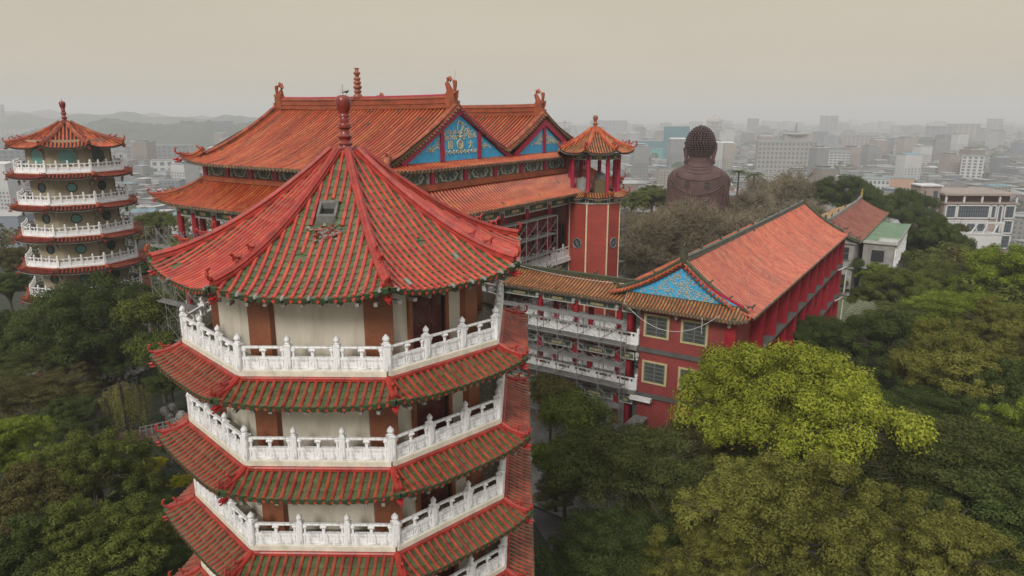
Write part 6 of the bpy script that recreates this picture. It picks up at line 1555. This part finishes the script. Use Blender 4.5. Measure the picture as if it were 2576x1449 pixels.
m = MB(); m.b2(0, 5, 0, 5, 0, 18.6); m.build('wall', MB_L, ml); m = MB(); m.b2(3.2, 4.2, -.06, 0, 8, 17.5); m.b2(1.0, 1.3, -.06, 0, 13.5, 17.5); m.build('window_pane', BG, ml); m = MB(); m.b2(-.3, 5.3, -.4, 5.3, 18.6, 18.9); m.build('roof_slab', WFR, ml)

# ============================================================ CITY
CW = [(.19, .19, .19), (.25, .24, .225), (.14, .145, .155), (.22, .185, .16), (.33, .33, .33), (.17, .15, .14), (.12, .13, .15), (.26, .22, .20), (.42, .42, .43), (.15, .16, .18)]
FAC = facade('city_wall', CW)
RF = mat('city_roof', [(.50, .50, .50), (.17, .17, .175), (.34, .36, .38), (.24, .235, .23), (.60, .60, .60), (.13, .13, .14), (.18, .26, .28), (.26, .245, .22), (.22, .12, .10), (.38, .38, .37), (.16, .20, .18), (.20, .20, .21)], .8, nscale=.1, namt=.35)
rc = random.Random(21)
def block_mesh(w_, d_, h, r):
    m = MB(); m.b2(-w_ / 2, w_ / 2, -d_ / 2, d_ / 2, -1, h, 0); m.b2(-w_ / 2 - .05, w_ / 2 + .05, -d_ / 2 - .05, d_ / 2 + .05, h, h + .35, 1)
    k = r.random()
    if k < .45: m.b2(-w_ * .4, w_ * .3, -d_ * .35, d_ * .4, h + .35, h + 2.6, 0); m.b2(-w_ * .46, w_ * .38, -d_ * .42, d_ * .46, h + 2.6, h + 2.85, 1)
    elif k < .75: m.b2(w_ * .05, w_ * .4, -d_ * .1, d_ * .4, h + .35, h + 3.0, 0); m.lathe([(.9, h + .35), (.9, h + 2.2), (.1, h + 2.6)], 8, (-w_ * .25, 0, 0), 1)
    else: m.add([(-w_ / 2, -d_ / 2, h + .36), (w_ / 2, -d_ / 2, h + .36), (w_ / 2, d_ / 2, h + .36), (-w_ / 2, d_ / 2, h + .36), (-w_ / 2, 0, h + 2.2), (w_ / 2, 0, h + 2.2)], [(0, 1, 5, 4), (2, 3, 4, 5), (0, 4, 3), (1, 2, 5)], 1)
    if r.random() < .4: m.b2(-w_ * .5 - 1.2, -w_ * .5, -d_ * .3, d_ * .3, 2.9, 3.1, 1)
    return m
LM = []     # keep-out discs of the landmark buildings
def lm(name, label, px, pyb, wpx, hpx, depth, wall, nwx=0, nwz=0, yaw=0, roof=None, crown_=None, wfrac=.55, glass=None, base=PLAIN):
    p = at(px, pyb, base); dist = (p - Vector((0, 0, 26))).length; w_ = wpx / 1770 * dist; h = hpx / 1770 * dist * 1.02
    LM.append((p.x, p.y, max(w_, depth) * .75 + 8)); az = -atan2(p.x, p.y) + radians(yaw)
    t = thing(name, label, 'building', (p.x, p.y, base), az)
    m = MB(); m.b2(-w_ / 2, w_ / 2, 0, depth, -1, h); m.build('wall', wall, t); m = MB(); m.b2(-w_ / 2 - .5, w_ / 2 + .5, -.5, depth + .5, h, h + 1.0); m.build('roof', roof or RF, t)
    if nwx:
        cw, ch = w_ / nwx, h / nwz; q = MB(); q.b2(-cw * wfrac / 2, cw * wfrac / 2, -.25, .05, -ch * .27, ch * .27); s_ = q.build('window', glass or BG)
        for i in range(nwx):
            for j in range(nwz): inst(s_, t, Vector((-w_ / 2 + (i + .5) * cw, 0, (j + .5) * ch)))
        q2 = MB(); nd = max(2, min(4, int(depth / cw)))
        bpy.data.objects.remove(s_)
    if crown_: crown_(t, w_, h, depth)
    return t
def mm_(name, c, n=.15): return mat(name, [c], .85, nscale=.05, namt=n)
c_beige = mm_('hotel_beige', (.27, .25, .23)); c_grey = mm_('tower_grey', (.19, .20, .225)); c_white = mm_('block_white', (.48, .48, .48)); c_teal = mm_('green_netting', (.03, .15, .20), .3); c_teal2 = mm_('bright_green_netting', (.05, .30, .28), .3)
c_pink = mm_('tower_pinkish', (.27, .225, .22)); c_purp = mm_('purple_brick', (.22, .13, .17)); c_dk = mm_('dark_grey_tower', (.12, .14, .165)); c_org = mm_('orange_brick_block', (.42, .24, .15)); c_cream = mm_('cream_tower', (.36, .33, .29))
def top1(t, w_, h, d):
    m = MB(); m.b2(-w_ * .05, w_ * .35, d * .2, d * .8, h + 1, h + 12); m.lathe([(w_ * .24, h + 12), (w_ * .24, h + 13), (w_ * .1, h + 14.5)], 12, (w_ * .15, d / 2, 0)); o = m.build('roof_house', c_beige, t)
    m = MB(); X = w_ * .15
    for a in range(4): m.tube([(X + 2 * cos(a * pi / 2), d / 2 + 2 * sin(a * pi / 2), h + 14), (X, d / 2, h + 32)], .3, 4)
    for k in range(5): m.lathe([(2 - k * .35, h + 16 + k * 3), (2 - k * .35, h + 16.4 + k * 3)], 4, (X, d / 2, 0))
    m.build('lattice_mast', c_dk, o)
lm('hotel_building', 'long beige hotel block with rows of windows and a lattice mast on its roof', 1975, 436, 128, 70, 40, c_beige, 14, 7, 8, crown_=top1)
lm('office_building', 'white office building with dark window bands right of the beige hotel', 2082, 434, 84, 46, 26, c_white, 10, 8, 6, wfrac=.8)
lm('netted_tower', 'tall unfinished tower wrapped in blue green netting left of the Buddha head', 1698, 408, 60, 82, 36, c_teal)
lm('netted_block', 'lower block wrapped in blue green netting behind the stair tower roof', 1628, 402, 76, 44, 34, c_teal)
lm('netted_block', 'small brighter green netted block beside the tall netted tower', 1652, 404, 34, 28, 20, c_teal2)
def dome(t, w_, h, d):
    m = MB(); m.lathe([(w_ * .52, h), (w_ * .5, h + 8), (w_ * .3, h + 16), (w_ * .1, h + 20), (.5, h + 30)], 12, (0, d / 2, 0)); m.build('domed_top', c_cream, t)
lm('domed_tower', 'tall cream apartment tower with a stepped domed top behind the Buddha head', 1795, 352, 40, 42, 34, c_cream, 4, 11, 0, crown_=dome)
def cross(t, w_, h, d):
    m = MB(); m.b2(-.9, .9, d / 2 - .6, d / 2 + .6, h, h + 26); m.b2(-5.5, 5.5, d / 2 - .6, d / 2 + .6, h + 15, h + 17); m.build('cross', c_dk, t)
lm('church_tower', 'pale tower carrying a dark cross between the hall gable and the stair tower', 1420, 372, 26, 46, 24, c_grey, 3, 8, 0, crown_=cross)
lm('apartment_tower', 'slim grey tower right of the Buddha head', 1891, 350, 26, 46, 24, c_grey, 3, 10)
lm('apartment_tower', 'broad hazy tower above the white office building', 2081, 345, 38, 46, 30, c_grey, 4, 9)
lm('apartment_tower', 'grey block behind the hotel mast', 2040, 372, 66, 36, 30, c_dk, 8, 5)
lm('apartment_tower', 'grey towers right of the white office building, left one', 2215, 398, 46, 42, 34, c_dk, 5, 9)
lm('apartment_tower', 'pinkish grey apartment slab behind the grey tower', 2160, 380, 70, 34, 30, c_pink, 8, 7)
lm('apartment_tower', 'pair of grey towers in the far right haze, left one', 2355, 372, 50, 44, 34, c_grey, 5, 9)
lm('apartment_tower', 'pair of grey towers in the far right haze, right one', 2418, 362, 60, 40, 34, c_pink, 6, 8)
lm('apartment_tower', 'distant slim tower near the right edge of the skyline', 2497, 345, 28, 36, 24, c_grey, 3, 8)
lm('apartment_tower', 'faint wide block on the far skyline between church and domed tower', 1530, 342, 90, 36, 40, c_grey, 10, 7)
lm('apartment_tower', 'white slim tower in the middle distance above the braced building', 2437, 470, 40, 62, 18, c_white, 4, 10)
lm('flat_block', 'long white low block behind the dark trees at right', 2195, 505, 58, 46, 22, c_white, 7, 4, 0)
lm('flat_block', 'orange brown blank walled block next to the long white low block', 2253, 500, 62, 44, 22, c_org)
lm('apartment_tower', 'blue grey twin tower beside the left slope of the hall roof', 569, 378, 42, 64, 30, c_dk, 5, 12)
lm('apartment_tower', 'grey tower peeping over the left slope of the hall roof', 616, 372, 26, 56, 26, c_grey, 3, 10)
lm('white_block', 'white block with few windows left of the hall eaves', 422, 450, 62, 40, 20, c_white, 4, 3, -10)
lm('apartment_block', 'grey terraced apartment block behind the white block', 400, 425, 120, 50, 26, c_grey, 12, 6, -6)
lm('apartment_block', 'pale pinkish apartment block below the wooded hill', 455, 415, 62, 42, 24, c_pink, 7, 6, 6)
lm('purple_block', 'dark purple brick block left behind the distant pagoda', 50, 500, 110, 44, 26, c_purp, 10, 4, 0)
lm('apartment_block', 'long grey apartment block at the far left behind the pagoda roof', 30, 440, 130, 48, 30, c_grey, 12, 6, 4)
lm('school_block', 'long pale school block on the far left below the hill', 40, 352, 110, 20, 40, c_cream, 14, 4, 0)
lm('apartment_tower', 'pinkish tower cut by the left edge of the picture', 4, 345, 26, 62, 30, c_pink, 3, 12)
# ordinary houses
def hills_hit(x, y):
    return any(((x - cx) / lx) ** 2 + ((y - cy) / ly) ** 2 < .9 for cx, cy, lx, ly in ((-930, 2050, 560, 330), (-1900, 3300, 1500, 500), (-3300, 4600, 2300, 700), (-560, 2500, 340, 300)))
B = []; y = 300.0
while y < 5600:
    cell = 17 + y * .0105 if y < 2600 else 44 + (y - 2600) * .02
    x = -y * .80 - 40
    while x < y * .80 + 40:
        xx, yy = x + rc.uniform(-.25, .25) * cell, y + rc.uniform(-.25, .25) * cell
        if rc.random() < .88 and float(gh(xx, yy)) < -40 and not hills_hit(xx, yy) and not any((xx - a) ** 2 + (yy - b) ** 2 < c * c for a, b, c in LM):
            k = rc.random() + (.03 if (x < -60 and y < 1700) or y > 900 else 0); h = rc.uniform(6, 13) if k < .74 else rc.uniform(12, 18) if k < .96 else rc.uniform(20, 34) if k < .996 else rc.uniform(38, 55)
            dens = .75 + .5 * sin(xx / 240 + 1) * cos(yy / 310)
            w_, d_ = rc.uniform(.55, 1.0) * cell * .9, rc.uniform(.55, 1.0) * cell * .9
            if h > 20: w_, d_ = max(w_, 16), max(d_, 16)
            B.append((xx, yy, w_, d_, h * (.8 + .4 * dens if h < 20 else 1), radians(20 * sin(xx / 500) + 12 * cos(yy / 400)) + (rc.random() < .2) * .4))
        x += cell * 1.08
    y += cell * 1.0
def vis(b):
    x, y = b[0], b[1]; dd = sqrt(x * x + y * y); px = 1288 + 1770 * x / (y * .971 + 0.0) ; 
    if px < -20 or px > 2600: return 0
    if 600 < px < 1420: return 0
    if 1690 < px < 1830 and y > 500: pass
    return (b[4] + b[2] * .7) / dd
order = sorted(range(len(B)), key=lambda i: -vis(B[i])); keep = set(order[:285])
stuffm = MB(); rr = random.Random(2)
zones = [(130, 'left of the distant pagoda'), (330, 'just right of the distant pagoda'), (620, 'left of the hall roof'), (1500, 'right of the hall gables'), (1680, 'beside the netted towers'), (1860, 'around the Buddha statue'), (2060, 'below the beige hotel'), (2300, 'below the white office building'), (2480, 'above the dark trees at right'), (9999, 'near the right edge')]
protos = []
for i in range(24):
    w_, d_, h = rr.uniform(12, 20), rr.uniform(12, 20), rr.uniform(8, 14) if i < 18 else rr.uniform(22, 40)
    protos.append((w_, d_, h))
CM = [mm_('white_wall', (.46, .46, .46), .25), mm_('grey_wall', (.20, .205, .215), .3), mm_('beige_wall', (.30, .27, .235), .25), mm_('pink_wall', (.28, .22, .205), .25), mm_('blue_grey_wall', (.17, .20, .24), .25), mm_('brown_wall', (.19, .15, .13), .3)]
CN = ['white', 'grey', 'beige', 'pinkish', 'blue grey', 'brown']
RMs = [mm_('white_roof', (.58, .58, .58), .25), mm_('grey_roof', (.17, .17, .175), .35), mm_('rust_roof', (.22, .12, .095), .35), mm_('blue_roof', (.16, .26, .31), .3), mm_('pale_roof', (.34, .34, .33), .25)]
RN = ['white', 'dark grey', 'rust red', 'blue', 'pale grey']
WST = []
for ww in (1.6,):
    q = MB(); q.b2(-.8, .8, -.12, .05, -.7, .7); s_ = q.build('window', GLASS); WSRC = Src('window', s_.data); bpy.data.objects.remove(s_)
for n_, i in enumerate(order):
    x, y, w_, d_, h, a = B[i]; z = float(gh(x, y))
    if i in keep and vis(B[i]) > 0:
        ci, ri = rr.randrange(6), rr.randrange(5); px = 1288 + 1770 * x / (y * .971); zn = [t for l, t in zones if px < l][0]
        size = 'small' if h < 9 else 'low' if h < 13 else 'taller' if h < 20 else 'tall'; far = 'nearby' if y < 480 else 'mid distance' if y < 700 else 'far'
        lab = '%s %s %s house with %s roof %s' % (far, size, CN[ci], RN[ri], zn)
        t = thing('city_house', lab, 'house', (x, y, z), a, lab)
        m = MB(); m.b2(-w_ / 2, w_ / 2, -d_ / 2, d_ / 2, -2, h); m.build('wall', CM[ci], t)
        m = MB(); k = rr.random()
        if k < .5: m.b2(-w_ / 2 - .2, w_ / 2 + .2, -d_ / 2 - .2, d_ / 2 + .2, h, h + .4)
        else:
            m.add([(-w_ / 2 - .4, -d_ / 2 - .4, h + .05), (w_ / 2 + .4, -d_ / 2 - .4, h + .05), (w_ / 2 + .4, d_ / 2 + .4, h + .05), (-w_ / 2 - .4, d_ / 2 + .4, h + .05), (-w_ / 2 - .4, 0, h + 1.9), (w_ / 2 + .4, 0, h + 1.9)], [(0, 1, 5, 4), (2, 3, 4, 5), (0, 4, 3), (1, 2, 5), (3, 2, 1, 0)])
        m.build('roof', RMs[ri], t)
        if k < .5:
            m = MB(); m.b2(-w_ * .35, w_ * .2, -d_ * .3, d_ * .35, h + .4, h + 2.9); sh = m.build('roof_shed', CM[(ci + 2) % 6], t); m = MB(); m.b2(-w_ * .42, w_ * .26, -d_ * .38, d_ * .42, h + 2.9, h + 3.1); m.build('shed_roof', RMs[rr.randrange(5)], sh)
        nx, nz = max(2, int(w_ / 3.6)), max(1, int(h / 3.3))
        for j in range(min(nz, 9)):
            for i2 in range(min(nx, 5)):
                inst(WSRC, t, Vector((-w_ / 2 + (i2 + .5) * w_ / min(nx, 5), -d_ / 2, (j + .55) * 3.3)))
    else:
        mb = block_mesh(w_, d_, h, rr); ca, sa = cos(a), sin(a); b0 = len(stuffm.v)
        stuffm.v.extend([(x + vx * ca - vy * sa, y + vx * sa + vy * ca, z + vz) for vx, vy, vz in mb.v]); stuffm.f.extend([tuple(b0 + q for q in f) for f in mb.f]); stuffm.m.extend(mb.m)
o = stuffm.build('city_houses', [FAC, RF]); tag(o, 'mass of small grey and white houses fading into the haze to the horizon', 'city', kind='stuff')
# town trees
rs = np.random.RandomState(31); Vs = []
for i in range(1500):
    y = 280 + 2600 * rs.rand() ** 1.5; x = rs.uniform(-.85, .85) * y; z = float(gh(x, y)); s_ = rs.uniform(3, 8) * (1 + y / 2500); n = 26
    if z > -30 or hills_hit(x, y): continue
    d = rs.normal(size=(n, 3)); d /= np.linalg.norm(d, axis=1)[:, None]; P = np.array([x, y, z + s_ * .9]) + d * s_ * np.array([1, 1, .8]); Vs.append(cards(P, d, s_ * .42, .8, rs, .4))
o = bpy.data.objects.new('town_trees', mesh_from(np.concatenate(Vs), 'town_trees')); o.data.materials.append(F_DARK); COL.objects.link(o); tag(o, 'dark green trees scattered between the houses of the town', 'town trees', kind='stuff')
# wood on the flanks of the temple hill
Vs = []
for i in range(2600):
    a = rs.rand() * 6.28; r = rs.uniform(118, 275); x, y = 15 + 1.25 * r * cos(a), 60 + r * sin(a)
    if y < 30 or (.48 < x / max(y, 1) < .84 and 105 < y) or (y < 135 and abs(x) < 90): continue
    z = float(gh(x, y)); s_ = rs.uniform(2.2, 4.6); n = 110; d = rs.normal(size=(n, 3)); d[:, 2] = np.abs(d[:, 2]); d /= np.linalg.norm(d, axis=1)[:, None]
    P = np.array([x, y, z + s_ * .7]) + d * s_ * (.7 + .3 * rs.rand(n))[:, None]; Vs.append(cards(P, d, s_ * .13, .6, rs, .5))
o = bpy.data.objects.new('hillside_wood', mesh_from(np.concatenate(Vs), 'hillside_wood')); o.data.materials.append(F_BROWN); COL.objects.link(o); tag(o, 'dull green wood covering the slopes that fall from the temple hill to the town', 'wood', kind='stuff')

# ============================================================ HAZE
m = MB(); m.b2(-7000, 7000, -300, 9000, -75, 125); hz = m.build('haze', [])
hm = bpy.data.materials.new('haze'); hm.use_nodes = True; nt = hm.node_tree; nt.nodes.clear(); o_ = nt.nodes.new('ShaderNodeOutputMaterial'); pv = nt.nodes.new('ShaderNodeVolumePrincipled')
pv.inputs['Color'].default_value = (.93, .945, .965, 1); pv.inputs['Density'].default_value = .00034; pv.inputs['Anisotropy'].default_value = 0.0
nt.links.new(pv.outputs[0], o_.inputs['Volume']); hz.data.materials.clear(); hz.data.materials.append(hm); hz['kind'] = 'stuff'; hz['label'] = 'pale grey haze lying over the temple hill and the city'; hz['category'] = 'haze'
bpy.context.view_layer.update()
